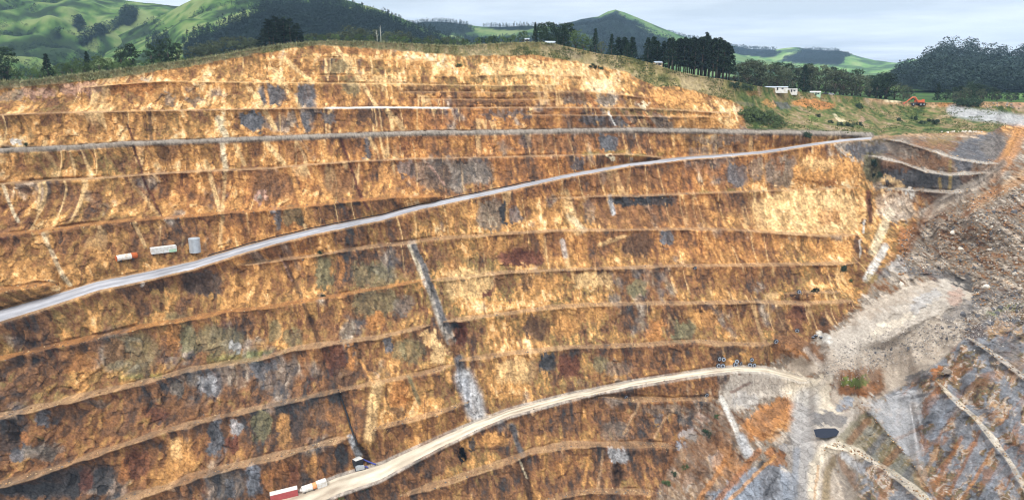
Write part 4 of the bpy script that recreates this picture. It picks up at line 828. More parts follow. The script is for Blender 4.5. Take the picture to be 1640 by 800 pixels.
hA = hill('left_hill', [(-190, -120), (0, -75), (100, -40), (190, -1), (230, 4), (262, 8), (285, 10), (320, 16), (380, 30), (470, 60)], 1900, 800, -30, seed=3, relief=1.1,
          wood=[[(105, 38), (120, 30), (125, 45), (112, 50)], [(178, 48), (182, 26), (196, 16), (214, 22), (218, 30), (196, 40)], [(112, 70), (150, 50), (168, 46), (172, 52), (130, 74)], [(70, 62), (78, 48), (90, 62)]])
hB = hill('green_hill', [(60, 122), (110, 92), (150, 74), (190, 56), (230, 38), (265, 22), (285, 11), (300, 4), (330, -10), (400, -18), (480, -12), (560, 1), (600, 13), (640, 28), (665, 38), (700, 52), (760, 70), (800, 85)], 1500, 760, -28, seed=17, relief=.75,
          wood=[[(282, 110), (288, 78), (310, 60), (340, 48), (380, 34), (410, 22), (430, 12), (470, 6), (545, 8), (580, 18), (620, 30), (668, 46), (720, 66), (760, 110)], [(232, 72), (250, 62), (262, 70), (250, 84)]])
hC = hill('middle_ridge', [(560, 60), (640, 42), (680, 35), (720, 36), (760, 42), (800, 43), (850, 41), (900, 46), (960, 60), (1000, 80)], 2600, 1500, -25, seed=23, relief=.5,
          wood=[[(600, 60), (640, 45), (672, 33), (700, 33), (748, 38), (752, 52), (700, 60), (640, 80)], [(760, 43), (800, 41), (860, 40), (860, 47), (800, 46)], [(720, 66), (760, 60), (850, 62), (940, 56), (960, 90), (720, 90)]])
hD = hill('peak', [(830, 62), (870, 48), (905, 38), (930, 31), (958, 27), (974, 19), (986, 16), (1000, 20), (1040, 37), (1085, 55), (1130, 70), (1200, 92), (1300, 112)], 3400, 1700, -25, seed=31, relief=.55,
          wood=[[(830, 80), (870, 46), (935, 29), (958, 27), (984, 16), (1000, 32), (1040, 52), (1090, 72), (1090, 100), (830, 100)]], tones=[(.25, (46, 70, 42)), (.42, (66, 98, 50)), (.58, (86, 120, 62)), (.8, (112, 136, 80))])
hE = hill('far_ridge', [(1020, 50), (1075, 53), (1100, 60), (1150, 69), (1200, 78), (1240, 80), (1276, 75), (1297, 80), (1340, 82), (1360, 86), (1400, 97), (1440, 101), (1500, 96), (1600, 92), (1700, 88), (1820, 80)], 5000, 2500, -30, seed=41, relief=.5,
          wood=[[(1020, 50), (1075, 52), (1150, 68), (1240, 79), (1240, 92), (1100, 86)], [(1252, 100), (1262, 90), (1280, 84), (1340, 76), (1352, 90), (1344, 106)]], tones=[(.25, (70, 98, 56)), (.42, (98, 136, 66)), (.58, (122, 160, 84)), (.8, (150, 170, 104))])
hF = hill('wooded_hill', [(1385, 156), (1405, 147), (1425, 134), (1445, 117), (1470, 108), (1487, 97), (1500, 91), (1512, 83), (1525, 80), (1536, 90), (1546, 84), (1562, 84), (1580, 88), (1600, 93), (1615, 99), (1624, 104), (1634, 96), (1650, 92), (1700, 90), (1760, 96), (1830, 100)], 1350, 880, -28, seed=53, relief=.5,
          wood=[[(1405, 142), (1425, 100), (1500, 60), (1640, 60), (1840, 50), (1840, 160), (1500, 150), (1440, 138)]], woodtone=(34, 50, 40))
plant_wood('pasture_trees', hA, 420, 9, 17, 'scattered dark tree clumps on the far left pasture hill', 'broad', 1, M_FARBROAD)
plant_wood('conifer_plantation', hB, 7000, 13, 20, 'dark conifer plantation covering the rounded hill behind the pit rim', 'conifer', 2, M_FARCON)
plant_wood('ridge_woodland', hC, 5000, 11, 17, 'tree belts on the low ridge between plantation hill and peak', 'conifer', 3, M_FARCON)
plant_wood('peak_bush', hD, 4500, 11, 17, 'dark bush covering the left flank of the pointed peak', 'broad', 4, M_FARBROAD, smax=.955)
plant_wood('far_woodland', hE, 4000, 15, 24, 'dark woodland patches on the farthest ridge to the right', 'broad', 5, M_FARBROAD)
plant_wood('hill_forest', hF, 5200, 10, 28, 'dense dark forest covering the hill at the right edge', 'broad', 6, mat_leaf('hill_forest_leaf', (.030, .050, .042), .65), nf=64, ls=.72)

# scrub in the folds of the pasture hills
for nm, h, n, sd, lb in (('hill_scrub', hA, 4500, 8, 'dark scrub growing in the folds of the far left pasture hill'), ('pasture_scrub', hB, 3000, 9, 'low scrub dotted over the green hill below the plantation')):
    h['w'] = ((h['gul'] < .055) & (h['fp'] > .5) & (h['w'] < .5) & (h['S'] < 1)).astype(float)
    plant_wood(nm, h, n, 4, 9, lb, 'broad', sd, M_FARBROAD, cat='scrub')

#======================================================================= TREES
def leaf_cloud(centres, sizes, per, leaf, rs, squash=.8):
    n = len(centres)
    d = rs.normal(size=(n, per, 3)); d /= np.linalg.norm(d, axis=-1, keepdims=True)
    r = rs.rand(n, per, 1) ** .45
    p = centres[:, None] + d * r * sizes[:, None, None] * np.array([1, 1, squash])
    tri = rs.normal(size=(n, per, 3, 3)) * leaf * (.6 + .8 * rs.rand(n, per, 1, 1))
    return (p[:, :, None] + tri).reshape(-1, 3)
def tree_proto(kind, seed, leafm):
    """unit tree 10 m high: Empty > trunk, crown"""
    rs = np.random.RandomState(seed); t = MB()
    if kind == 'pine':            # mature pine: bare lower trunk, ragged tiered crown
        t.tube([(0, 0, -.6), (.05, 0, 3), (.0, .1, 6.5), (0, 0, 9.6)], [.22, .17, .11, .03], 7)
        C = []; S = []
        for k in range(34):
            z = 2.6 + 7.2 * (k / 33.0); f = (10.3 - z) / 7.6
            a = k * 2.4 + rs.rand(); rr_ = 1.75 * f ** .7 * (.45 + .6 * rs.rand())
            C.append((math.cos(a) * rr_, math.sin(a) * rr_, z + rs.normal() * .12)); S.append(.38 + .42 * f * rs.rand())
            if k % 3 == 0: t.tube([(0, 0, z - .2), (math.cos(a) * rr_, math.sin(a) * rr_, z)], [.06, .02], 5)
        lv = leaf_cloud(np.array(C), np.array(S), 52, .15, rs, .6)
    elif kind == 'conifer':       # dense to the ground, pointed
        t.tube([(0, 0, -.6), (0, 0, 4), (0, 0, 9.7)], [.25, .16, .03], 7)
        C = []; S = []
        for k in range(60):
            z = .5 + 9.3 * (k / 59.0); f = (10 - z) / 9.5
            a = k * 2.4 + rs.rand() * .8; rr_ = 2.3 * f ** .85 * (.35 + .65 * rs.rand())
            C.append((math.cos(a) * rr_, math.sin(a) * rr_, z)); S.append(.25 + .65 * f * (.5 + .5 * rs.rand()))
        lv = leaf_cloud(np.array(C), np.array(S), 36, .16, rs, .75)
    elif kind == 'macrocarpa':    # broad dark evergreen with several heads
        t.tube([(0, 0, -.6), (.1, 0, 2), (.2, .1, 5)], [.5, .36, .15], 8)
        for a in (0.5, 2.6, 4.4): t.tube([(0.05, 0, 1.4), (math.cos(a) * 1.2, math.sin(a) * 1.2, 4.4)], [.22, .08], 6)
        C = []; S = []
        for k in range(58):
            a = rs.rand() * 6.28; z = .9 + 8.3 * rs.rand() ** .9; w = 3.3 * math.sqrt(max(0.05, 1 - ((z - 3.6) / 6.2) ** 2)) * (.55 + .45 * math.sin(a * 2 + seed) ** 2)
            rr_ = w * math.sqrt(rs.rand()); C.append((math.cos(a) * rr_, math.sin(a) * rr_, z)); S.append(.5 + .65 * rs.rand())
        lv = leaf_cloud(np.array(C), np.array(S), 40, .17, rs, .8)
    else:                         # rounded broadleaf
        t.tube([(0, 0, -.6), (.1, .05, 2), (0, 0, 4.6)], [.36, .28, .12], 8)
        for a in (0, 1.9, 3.7, 5.2): t.tube([(.08, .04, 1.8), (math.cos(a) * 1.4, math.sin(a) * 1.4, 4.6)], [.17, .06], 6)
        C = []; S = []
        for k in range(54):
            a = rs.rand() * 6.28; z = 1.3 + 8.0 * rs.rand(); w = 3.9 * math.sqrt(max(.04, 1 - ((z - 4.8) / 5.0) ** 2))
            rr_ = w * rs.rand() ** .5; C.append((math.cos(a) * rr_, math.sin(a) * rr_, z)); S.append(.55 + .7 * rs.rand())
        lv = leaf_cloud(np.array(C), np.array(S), 40, .16, rs, .85)
    e = empty(kind + '_tree')
    tr = t.build('trunk', M_BARK, e, smooth=True)
    cr = mesh_np('crown', lv, np.arange(len(lv)).reshape(-1, 3), leafm, e, smooth=False)
    return e, [tr, cr]
M_PINE = mat_leaf('pine_leaf', (.017, .030, .017), .45)
M_CON = mat_leaf('conifer_leaf', (.018, .034, .018), .45)
M_MAC = mat_leaf('evergreen_leaf', (.030, .050, .025), .45)
M_BRO = mat_leaf('broadleaf_leaf', (.075, .112, .038), .4)
M_DUL = mat_leaf('scrub_tree_leaf', (.078, .092, .052), .45)
PROTO = {('pine', i): tree_proto('pine', 200 + i, M_PINE) for i in range(3)}
PROTO.update({('conifer', i): tree_proto('conifer', 300 + i, M_CON) for i in range(3)})
PROTO.update({('macrocarpa', i): tree_proto('macrocarpa', 400 + i, M_MAC) for i in range(3)})
PROTO.update({('broadleaf', i): tree_proto('broadleaf', 500 + i, M_BRO) for i in range(3)})
PROTO.update({('scrub', i): tree_proto('broadleaf', 600 + i, M_DUL) for i in range(3)})
USED = set()
trng = random.Random(5)
def tree(kind, u, vtop, Y, label, group=None, wid=1.0, base=None, cat='tree'):
    k = (kind, trng.randrange(3)); e, kids = PROTO[k]
    o = e if k not in USED else copy_tree(e, kids)
    USED.add(k)
    p = land(u, Y) if base is None else base
    h = max(3.0, -float(tan_v(vtop)) * p.y - p.z)
    s = h / 10.0
    o.location = p; o.rotation_euler = (0, 0, trng.random() * 6.28); o.scale = (s * wid, s * wid, s)
    o['label'] = label; o['category'] = cat
    if group: o['group'] = group
    elif 'group' in o: del o['group']
    return o
def rimY(u): return float(np.interp(u, U, YC))
def many(kind, items, label, group, dY, wid=1.0):
    for u, vt in items: tree(kind, u, vt, rimY(u) + dY + trng.uniform(-8, 14), label, group, wid * trng.uniform(.85, 1.2))
# left of the pit, behind the verge
many('macrocarpa', [(6, 92), (13, 70)], 'dark evergreen tree at the left edge above the pit rim', 'trees at the left edge above the rim', 45, .9)
tree('macrocarpa', -20, 96, rimY(-20) + 25, 'dark tree cut by the left edge of the picture')
tree('conifer', 78, 86, rimY(78) + 30, 'dark bushy evergreen left of the low scrub on the rim', wid=1.3)
tree('conifer', 142, 82, rimY(142) + 35, 'slim pointed conifer amid green scrub on the rim')
many('broadleaf', [(100, 100), (110, 102), (128, 92), (160, 88), (172, 92), (185, 98), (50, 108), (28, 106), (64, 104), (92, 104), (116, 96), (136, 98), (150, 96), (120, 104), (142, 104), (178, 100), (200, 100), (228, 98), (268, 94), (286, 94), (300, 92), (70, 112), (84, 110), (108, 108), (132, 106), (156, 104), (168, 102), (212, 104), (236, 102), (250, 100), (276, 98), (294, 96), (308, 92)], 'low green scrub tree along the left rim', 'green scrub trees along the left rim', 22, 1.1)
many('broadleaf', [(205, 95), (222, 96), (238, 95), (254, 94), (190, 100)], 'bright green low bush tree beside the rim verge', 'bright bush trees beside the verge', 10, 1.3)
many('macrocarpa', [(196, 72), (210, 66)], 'dark rounded tree above the bright bushes left of the pit', 'dark rounded trees above the bright bushes', 45, 1.0)
many('macrocarpa', [(244, 68), (258, 60), (271, 58), (285, 66)], 'tall dark evergreen in the clump right of the bright bushes', 'dark conifer clump on the left rim', 30, 1.0)
many('scrub', [(322, 68), (338, 64)], 'olive green tree left of the tall pine pair', 'olive trees before the plantation hill', 35, 1.1)
many('scrub', [(310, 74), (330, 72), (350, 66), (375, 64), (395, 66), (410, 62), (365, 58), (385, 58), (400, 60)], 'broad brownish green tree just left of the tall pine clump', 'brownish trees left of the tall pines', 35, 1.2)
many('pine', [(432, 32), (444, 27), (456, 28), (466, 30), (476, 38), (424, 46), (438, 36), (450, 33), (461, 36), (483, 52)], 'tall dark pine of the clump standing high on the rim', 'tall pine clump high on the rim', 22, 1.7)
many('scrub', [(530, 52), (545, 50), (560, 40), (580, 44), (600, 46), (640, 48), (655, 50), (690, 56), (715, 58), (735, 58), (500, 52), (620, 50)], 'grey green scrubby tree just behind the highest part of the rim', 'scrubby trees behind the highest rim', 70, 1.1)
many('broadleaf', [(495, 56), (515, 55), (537, 54), (556, 56), (575, 54), (592, 56), (632, 56), (648, 58), (668, 60), (684, 60), (700, 62), (725, 62), (745, 62), (765, 60), (785, 58), (805, 58), (822, 56)], 'low mid green bush tree peeping over the brow of the rim', 'low bush trees over the brow', 16, 1.3)
many('macrocarpa', [(670, 58), (750, 60), (770, 56), (790, 54), (810, 56), (705, 60)], 'dark low tree behind the brow left of the small house', 'dark low trees behind the brow', 110, 1.2)
# brow and spur
tree('broadleaf', 838, 49, rimY(838) + 30, 'pale green round tree left of the small grey house', wid=1.1)
tree('conifer', 857, 36, rimY(857) + 40, 'narrow dark tree just left of the small grey house', wid=.8)
many('macrocarpa', [(868, 33), (880, 31), (893, 40), (905, 32)], 'big dark evergreen behind the small grey house', 'dark evergreens behind the small house', 75, 1.0)
many('conifer', [(893, 52), (902, 40)], 'dark pointed tree right beside the small grey house', 'dark trees right of the house', 18, 1.1)
many('broadleaf', [(922, 47), (934, 55), (945, 62)], 'large rounded light green tree right of the dark evergreens', 'light green round trees on the brow', 26, 1.15)
tree('conifer', 953, 46, rimY(953) + 18, 'tall narrow dark conifer beside the light green trees')
tree('scrub', 963, 66, rimY(963) + 12, 'greyish small tree between two dark conifers on the brow')
tree('conifer', 979, 55, rimY(979) + 40, 'pointed conifer standing alone on the bright grass bank')
many('conifer', [(996, 64), (990, 60), (1000, 60), (1012, 60)], 'distant small conifer below the pointed peak', 'small conifers below the peak', 90, 1.5)
tree('conifer', 1004, 65, rimY(1004) + 12, 'dark cone shaped tree on the grass left of the pine grove', wid=1.3)
many('conifer', [(1037, 60), (1046, 59), (1052, 66), (1062, 66)], 'dark conifer standing just left of the pine grove', 'conifers left of the pine grove', 24, 1.6)
GL = 'tall dark pine with bare lower trunk in the dense grove above the spur'
many('pine', [(1070, 62), (1076, 61), (1083, 63), (1089, 62), (1095, 61), (1101, 62), (1107, 60), (1112, 62), (1118, 61), (1124, 60), (1130, 54), (1135, 64), (1141, 62), (1147, 63), (1152, 62), (1157, 66), (1163, 70), (1167, 75)], GL, 'pine grove above the spur', 14, 1.2)
many('pine', [(1072, 66), (1086, 64), (1098, 66), (1110, 65), (1122, 66), (1134, 66), (1146, 67), (1158, 72), (1078, 68), (1104, 68), (1128, 68), (1150, 68)], GL, 'pine grove above the spur', 38, 1.2)
many('scrub', [(1176, 104), (1186, 100), (1196, 98), (1208, 96), (1220, 100), (1232, 102), (1244, 104), (1256, 106), (1298, 106), (1310, 104), (1322, 108), (1336, 112), (1350, 114), (1364, 116), (1378, 120), (1392, 126), (1268, 108), (1286, 104), (1330, 118), (1300, 120), (1356, 124)],
     'grey green tree in the belt behind the white sheds', 'tree belt behind the white sheds', 60, 1.2)
many('macrocarpa', [(1200, 92), (1240, 96), (1290, 98), (1330, 104), (1370, 108), (1404, 116), (1216, 94), (1260, 98), (1345, 108), (1390, 118)], 'dark tree standing taller in the belt behind the white sheds', 'taller trees of the belt behind the sheds', 110, 1.0)
tree('conifer', 1286, 104, rimY(1286) + 22, 'dark green dense tree between the two white sheds', wid=1.35)
many('macrocarpa', [(1410, 112), (1418, 114), (1402, 122)], 'big dark round tree left of the orange machine', 'dark round trees left of the machine', 40, 1.1)
many('scrub', [(1432, 132), (1446, 136), (1455, 138)], 'small olive tree right behind the orange machine', 'small olive trees behind the machine', 40, 1.2)
tree('conifer', 1500, 132, rimY(1500) + 50, 'slim dark tree right of the orange machine')
many('macrocarpa', [(1514, 142), (1526, 138), (1536, 136), (1552, 128), (1562, 132), (1574, 134), (1588, 138), (1600, 142), (1612, 144), (1626, 146), (1640, 146), (1656, 144), (1680, 142)], 'dark tree in the row below the wooded hill', 'tree row below the wooded hill', 60, 1.15)
many('scrub', [(1545, 140), (1570, 142), (1596, 146), (1620, 150), (1648, 150), (1530, 146)], 'olive tree in front of the row below the wooded hill', 'olive trees before the row below the wooded hill', 30, 1.2)

# shrubs: one prototype mesh per look, a trunkless dome of leaves
def shrub_proto(seed, m):
    rs = np.random.RandomState(seed)
    n = 26; a = rs.rand(n) * 6.28; z = rs.rand(n) * .9; w = 1.0 * np.sqrt(np.clip(1 - (z / 1.05) ** 2, .05, 1)) * np.sqrt(rs.rand(n))
    lv = leaf_cloud(np.stack([np.cos(a) * w, np.sin(a) * w, z], -1), .2 + .25 * rs.rand(n), 34, .07, rs)
    o = mesh_np('shrub', lv, np.arange(len(lv)).reshape(-1, 3), m, smooth=False)
    return o
M_SHR = mat_leaf('shrub_leaf', (.075, .105, .038), .45)
M_SHR2 = mat_leaf('dark_shrub_leaf', (.034, .056, .030), .4)
SHR = [shrub_proto(700 + i, M_SHR if i < 2 else M_SHR2) for i in range(4)]
SHU = set()
def shrub(u, v, r, label, group=None, k=None, h=1.0):
    k = trng.randrange(2) if k is None else k
    o = SHR[k] if k not in SHU else SHR[k].copy()
    if k in SHU: COL.objects.link(o)
    SHU.add(k)
    p = ground(u, v)
    m = p.y / F * r; o.location = p - Vector((0, 0, .25 * m)); o.rotation_euler = (0, 0, trng.random() * 6); o.scale = (m, m, m * h)
    o['label'] = label; o['category'] = 'shrub'
    if group: o['group'] = group
    elif 'group' in o: del o['group']
    return o
for u, v, r, l, k in [(43, 231, 5, 'small dark shrub on the grey bench near the left edge', 2), (512, 405, 6, 'dark round shrub on the bench below the upper road', 2), (516, 474, 5, 'small dark shrub hanging over a mid level bench', 2), (735, 107, 6, 'green shrub growing high on the cream rock face', 0),
                      (1352, 430, 8, 'green shrub clinging to the wall by the pale gully', 3), (1307, 466, 8, 'green shrub on the short bench above the tyres', 3), (1362, 450, 5, 'tiny shrub beside the grey spur', 0), (1130, 694, 10, 'dark green shrub at the lower corner of the wall', 3), (1150, 667, 6, 'light green shrub beside the white water run', 0),
                      (1066, 774, 9, 'green shrub near the bottom of the picture', 0), (1080, 758, 6, 'small shrub upslope of the bottom green shrub', 3), (1099, 748, 7, 'olive shrub below the rubble slope', 0), (1376, 170, 8, 'single dark bush on the grass slope under the sheds', 2), (1290, 217, 9, 'bush beside the top end of the upper road', 2), (545, 797, 7, 'shrub beside the lower road pad', 0),
                      (585, 783, 6, 'dark shrub at the lip below the lower road', 2), (1402, 262, 12, 'bushy shrub at the head of the grey gully', 2), (1410, 282, 8, 'lower shrub in the grey gully', 3), (1400, 282, 7, 'small dark shrub in the grey gully', 2)]:
    shrub(u, v, r, l, None, k)
for u, v, r in [(1192, 186, 12), (1204, 184, 14), (1216, 186, 15), (1228, 190, 14), (1240, 194, 13), (1250, 198, 12), (1210, 192, 12), (1196, 192, 10), (1225, 198, 10), (1245, 204, 10), (1232, 182, 8)]:
    shrub(u, v, r, 'dense green bush in the thicket where the benches meet the grass slope', 'thicket at the end of the top benches', 0)
for u, v, r in [(1345, 200, 6), (1360, 202, 8), (1490, 195, 6), (1500, 197, 8), (1478, 198, 6), (1463, 190, 6), (1440, 192, 5), (1330, 196, 5), (1310, 186, 5), (1375, 200, 6), (1180, 138, 8), (1190, 140, 9), (1200, 143, 7), (1172, 137, 7)]:
    shrub(u, v, r, 'low dark bush scattered on the grassy slope', 'bushes scattered on the grass slope', 3)
for u, v, r in [(1535, 163, 10), (1545, 163, 11), (1556, 165, 12), (1566, 164, 9)]:
    shrub(u, v, r, 'dark bush on the spoil heap beside the white road', 'bushes on the spoil heap', 2)
for u, v, r in [(945, 107, 5), (955, 108, 5), (962, 110, 5), (948, 104, 4)]:
    shrub(u, v, r, 'dark low shrub at the lip of the cream face', 'shrubs at the lip of the cream face', 2)

# grass tufts with pale plumes along the verge
M_TUFT = mat_leaf('plume_grass_leaf', (.20, .20, .10), .5)
rs = np.random.RandomState(77); bl = []
for u in np.arange(-20, 905, .55):
    for _ in range(2):
        uu = u + rs.rand() * 1.5; c0 = float(knots(CK, uu)); r0 = float(knots(RK, uu))
        v = c0 + (r0 - c0) * rs.rand() ** 1.8 * .9
        p = ground(uu, v); hh = .5 + 1.3 * rs.rand() ** 2; 
        for k in range(4):
            a = rs.rand() * 6.28; w = .12 + .16 * rs.rand(); d = np.array([math.cos(a), math.sin(a), 0]); e = np.array([-math.sin(a), math.cos(a), 0])
            q = np.array(p) + rs.normal(size=3) * np.array([.5, .5, 0]); bl += [q - e * w, q + e * w, q + d * .5 * hh + np.array([0, 0, hh])]
bl = np.array(bl)
tag(mesh_np('verge_grass', bl, np.arange(len(bl)).reshape(-1, 3), M_TUFT, smooth=False), 'pale tufted grass growing along the top edge of the pit', 'grass', kind='stuff')
M_GRN = mat_leaf('slope_grass_leaf', (.085, .105, .034), .5)
bl = []
for _ in range(6500):
    uu = 820 + rs.rand() * 790; c0 = float(knots(CK, uu)); r0 = float(knots(RK, uu))
    v = c0 + (r0 - c0) * rs.rand()
    if vn(np.array([uu / 22.]), np.array([v / 7.]), 5)[0] < .45: continue
    p = ground(uu, v); hh = .25 + .7 * rs.rand() ** 2
    for k in range(4):
        a = rs.rand() * 6.28; w = .2 + .25 * rs.rand(); d = np.array([math.cos(a), math.sin(a), 0]); e = np.array([-math.sin(a), math.cos(a), 0])
        q = np.array(p) + rs.normal(size=3) * np.array([.7, .7, 0]); bl += [q - e * w, q + e * w, q + d * .4 * hh + np.array([0, 0, hh])]
bl = np.array(bl)
tag(mesh_np('slope_grass', bl, np.arange(len(bl)).reshape(-1, 3), M_GRN, smooth=False), 'rough grass on the slope behind and right of the excavation', 'grass', kind='stuff')

#======================================================================= ROCKS
M_ST = mat_plain('boulder_stone', (150, 136, 122), .95, .3, .7)
M_STW = mat_plain('pale_stone', (204, 194, 180), .95, .2, .8)
M_STD = mat_plain('dark_stone', (92, 90, 92), .95, .3, .8)
def rock_bm(seed, sub=2):
    bm = bmesh.new(); bmesh.ops.create_icosphere(bm, subdivisions=sub, radius=1)
    rr_ = random.Random(seed); pl = [(Vector((rr_.gauss(0, 1), rr_.gauss(0, 1), rr_.gauss(0, 1))).normalized(), rr_.uniform(.5, .85)) for _ in range(9)]
    for v in bm.verts:
        for n, d in pl:
            k = v.co.dot(n) - d
            if k > 0: v.co -= n * k
        v.co *= rr_.uniform(.95, 1.05)
    return bm
def rock_proto(seed, m, name='boulder'):
    bm = rock_bm(seed); me = bpy.data.meshes.new(name); bm.to_mesh(me); bm.free(); me.materials.append(m)
    o = bpy.data.objects.new(name, me); COL.objects.link(o); return o
RP = {('s', i): rock_proto(i, M_ST) for i in range(3)}
RP.update({('w', i): rock_proto(10 + i, M_STW) for i in range(2)}); RP.update({('d', i): rock_proto(20 + i, M_STD) for i in range(2)})
RU = set()
def boulder(kind, u, v, r, label, group=None):
    ks = [k for k in RP if k[0] == kind]; k = trng.choice(ks); o = RP[k]
    if k in RU: o = o.copy(); COL.objects.link(o)
    RU.add(k); p = ground(u, v); o.location = p + Vector((0, 0, r * .25)); o.rotation_euler = (trng.random() * 6, trng.random() * 6, trng.random() * 6)
    o.scale = (r * trng.uniform(.8, 1.3), r * trng.uniform(.8, 1.2), r * trng.uniform(.6, .95))
    o['label'] = label; o['category'] = 'boulder'
    if group: o['group'] = group
    elif 'group' in o: del o['group']
for _ in range(100):
    u = trng.uniform(1500, 1650); v = trng.uniform(335, 470)
    if v < 330 + (1560 - u) * .4 or (u < 1556 and v > 440): continue
    boulder(trng.choice('ssswd'), u, v, .5 + 1.1 * trng.random() ** 2.5, 'loose boulder lying on the brown rubble slope at the right', 'boulders on the rubble slope')
for _ in range(45):
    u = trng.uniform(1400, 1640); v = 560 - (u - 1400) * .30 + trng.uniform(-14, 16)
    boulder(trng.choice('sdd'), u, v, .4 + 1.0 * trng.random() ** 2.5, 'rock fallen along the dark gully above the near wall', 'rocks along the dark gully')
for _ in range(26):
    u = trng.uniform(1505, 1575); boulder('w', u, 212.5 - (u - 1505) * .03 + trng.uniform(-1, 1.5), .5 + .5 * trng.random(), 'pale rock in the line along the brow of the end wall', 'pale rocks along the brow')
for _ in range(16):
    boulder('s', trng.uniform(1570, 1640), trng.uniform(165, 174), .5 + .7 * trng.random(), 'tan rock on the spoil heap behind the white road', 'rocks on the spoil heap')
for u, v, r, k, l in [(1516, 596, 1.8, 's', 'large rust stained block perched on the slope above the near wall'), (1593, 706, 1.6, 'w', 'white block resting on the near bench'), (1444, 456, 1.6, 'w', 'white boulder at the foot of the grey spur'), (1580, 461, 1.8, 'w', 'pale flat boulder beside the dark gully head'), (1527, 373, 2.0, 'w', 'pale boulder high on the rubble slope'), (27, 226, 1.0, 'w', 'white boulder above the grey bench at left'), (417, 318, 2.0, 's', 'pinkish block stuck in the wall above the upper road')]:
    boulder(k, u, v, r, l)
# rubble too small and too many to count
vs_, fs_ = [], []; nv_ = 0
tet = np.array([(1, 1, 1), (1, -1, -1), (-1, 1, -1), (-1, -1, 1)], float) * .6; tf = np.array([(0, 1, 2), (0, 3, 1), (0, 2, 3), (1, 3, 2)])
octv_ = np.array([(1, 0, 0), (-1, 0, 0), (0, 1, 0), (0, -1, 0), (0, 0, 1), (0, 0, -1)], float)
octf = np.array([(0, 2, 4), (2, 1, 4), (1, 3, 4), (3, 0, 4), (2, 0, 5), (1, 2, 5), (3, 1, 5), (0, 3, 5)])
def rubble(name, n, area, smin, smax, label, tones, seed):
    rs = np.random.RandomState(seed); VV, FF, CC = [], [], []; base_ = 0
    for _ in range(n):
        u, v = area(rs)
        if u is None: continue
        p = np.array(ground(u, v)); s = smin + (smax - smin) * rs.rand() ** 3
        q = octv_ * s * (.6 + .8 * rs.rand(6, 1)) * np.array([1, 1, .7]); a = rs.rand() * 6.28
        q = q @ np.array([(math.cos(a), -math.sin(a), 0), (math.sin(a), math.cos(a), 0), (0, 0, 1)])
        VV.append(q + p + np.array([0, 0, s * .2])); FF.append(octf + base_); base_ += 6
        c = lin(tones[rs.randint(len(tones))]) * (.7 + .5 * rs.rand()); CC.append(np.repeat(c[None], 6, 0))
    o = mesh_np(name, np.concatenate(VV), np.concatenate(FF), M_ROAD, col=np.concatenate(CC), smooth=False)
    tag(o, label, 'rubble', kind='stuff')
def ar1(rs):
    u = 1440 + rs.rand() * 215; v = 300 + rs.rand() * 190
    return (u, v) if v > 318 + (1560 - u) * .45 and not (u < 1556 and v > 440) else (None, None)
rubble('rubble', 6500, ar1, .18, .8, 'loose brown and grey rubble spread over the slope at the right', [(150, 132, 112), (120, 104, 90), (176, 164, 150), (100, 98, 100), (160, 120, 84)], 5)
def ar2(rs):
    u = 1320 + rs.rand() * 320; v = 566 - (u - 1400) * .30 + rs.normal() * 16
    return u, v
rubble('gully_rubble', 3500, ar2, .15, .6, 'broken grey stones strewn along the gully above the near wall', [(150, 142, 134), (128, 122, 118), (184, 174, 164)], 6)
def ar3(rs):
    l = LINES[rs.randint(9, len(LINES))]; K = l['K']; u = K[0][0] + rs.rand() * (K[-1][0] - K[0][0]); return u, float(knots(K, u)) + rs.normal() * 2.5
rubble('bench_rubble', 6000, ar3, .12, .55, 'small fallen stones lying along the benches of the pit wall', [(170, 130, 90), (130, 100, 74), (190, 160, 120), (110, 104, 100)], 8)

#======================================================================= BUILT THINGS
M_WHITE = mat_plain('white_paint', (218, 216, 212), .5, .1, .8, dirt=(184, 168, 148))
M_WRUST = mat_plain('white_paint_rusty', (228, 222, 212), .6, .1, .6, dirt=(176, 130, 90))
M_RUST = mat_plain('rusty_steel', (182, 92, 44), .85, .25, 1.2)
M_ORP = mat_plain('orange_paint', (208, 104, 66), .5, .12, 1.5)
M_REDP = mat_plain('red_paint', (176, 84, 84), .6, .12, 1.0)
M_GALV = mat_plain('galvanised_steel', (176, 180, 184), .5, .1, 1.0, metallic=.3)
M_GREENP = mat_plain('pale_green_paint', (170, 200, 170), .6, .08, 1.2)
M_RUB = mat_plain('tyre_rubber', (44, 44, 46), .85, .2, 2.0)
M_DUST = mat_plain('dusty_rubber', (158, 164, 176), .9, .15, 1.5)
M_DARKM = mat_plain('dark_machinery', (52, 52, 56), .6, .2, 2.0)
M_GLASS = mat_plain('dark_glass', (36, 44, 52), .15, .05, 1.0, spec=.6)
M_BLUEP = mat_plain('blue_paint', (66, 72, 140), .6, .12, 1.5)
M_ROOF = mat_plain('roof_iron', (150, 60, 62), .6, .12, 1.0)
M_GROOF = mat_plain('grey_roof_iron', (176, 184, 196), .5, .1, 1.0)
M_HOSE = mat_plain('black_pipe', (40, 38, 40), .7, .15, 2.0)

def site(u0, v0, u1, v1):
    """ground point and heading of a thing lying between two photo points"""
    a, b = ground(u0, v0), ground(u1, v1); d = b - a
    m = (a + b) / 2
    return m, math.atan2(d.y, d.x), d.to_2d().length
def terrace(p, rz, lx, ly, name='level_pad'):
    return
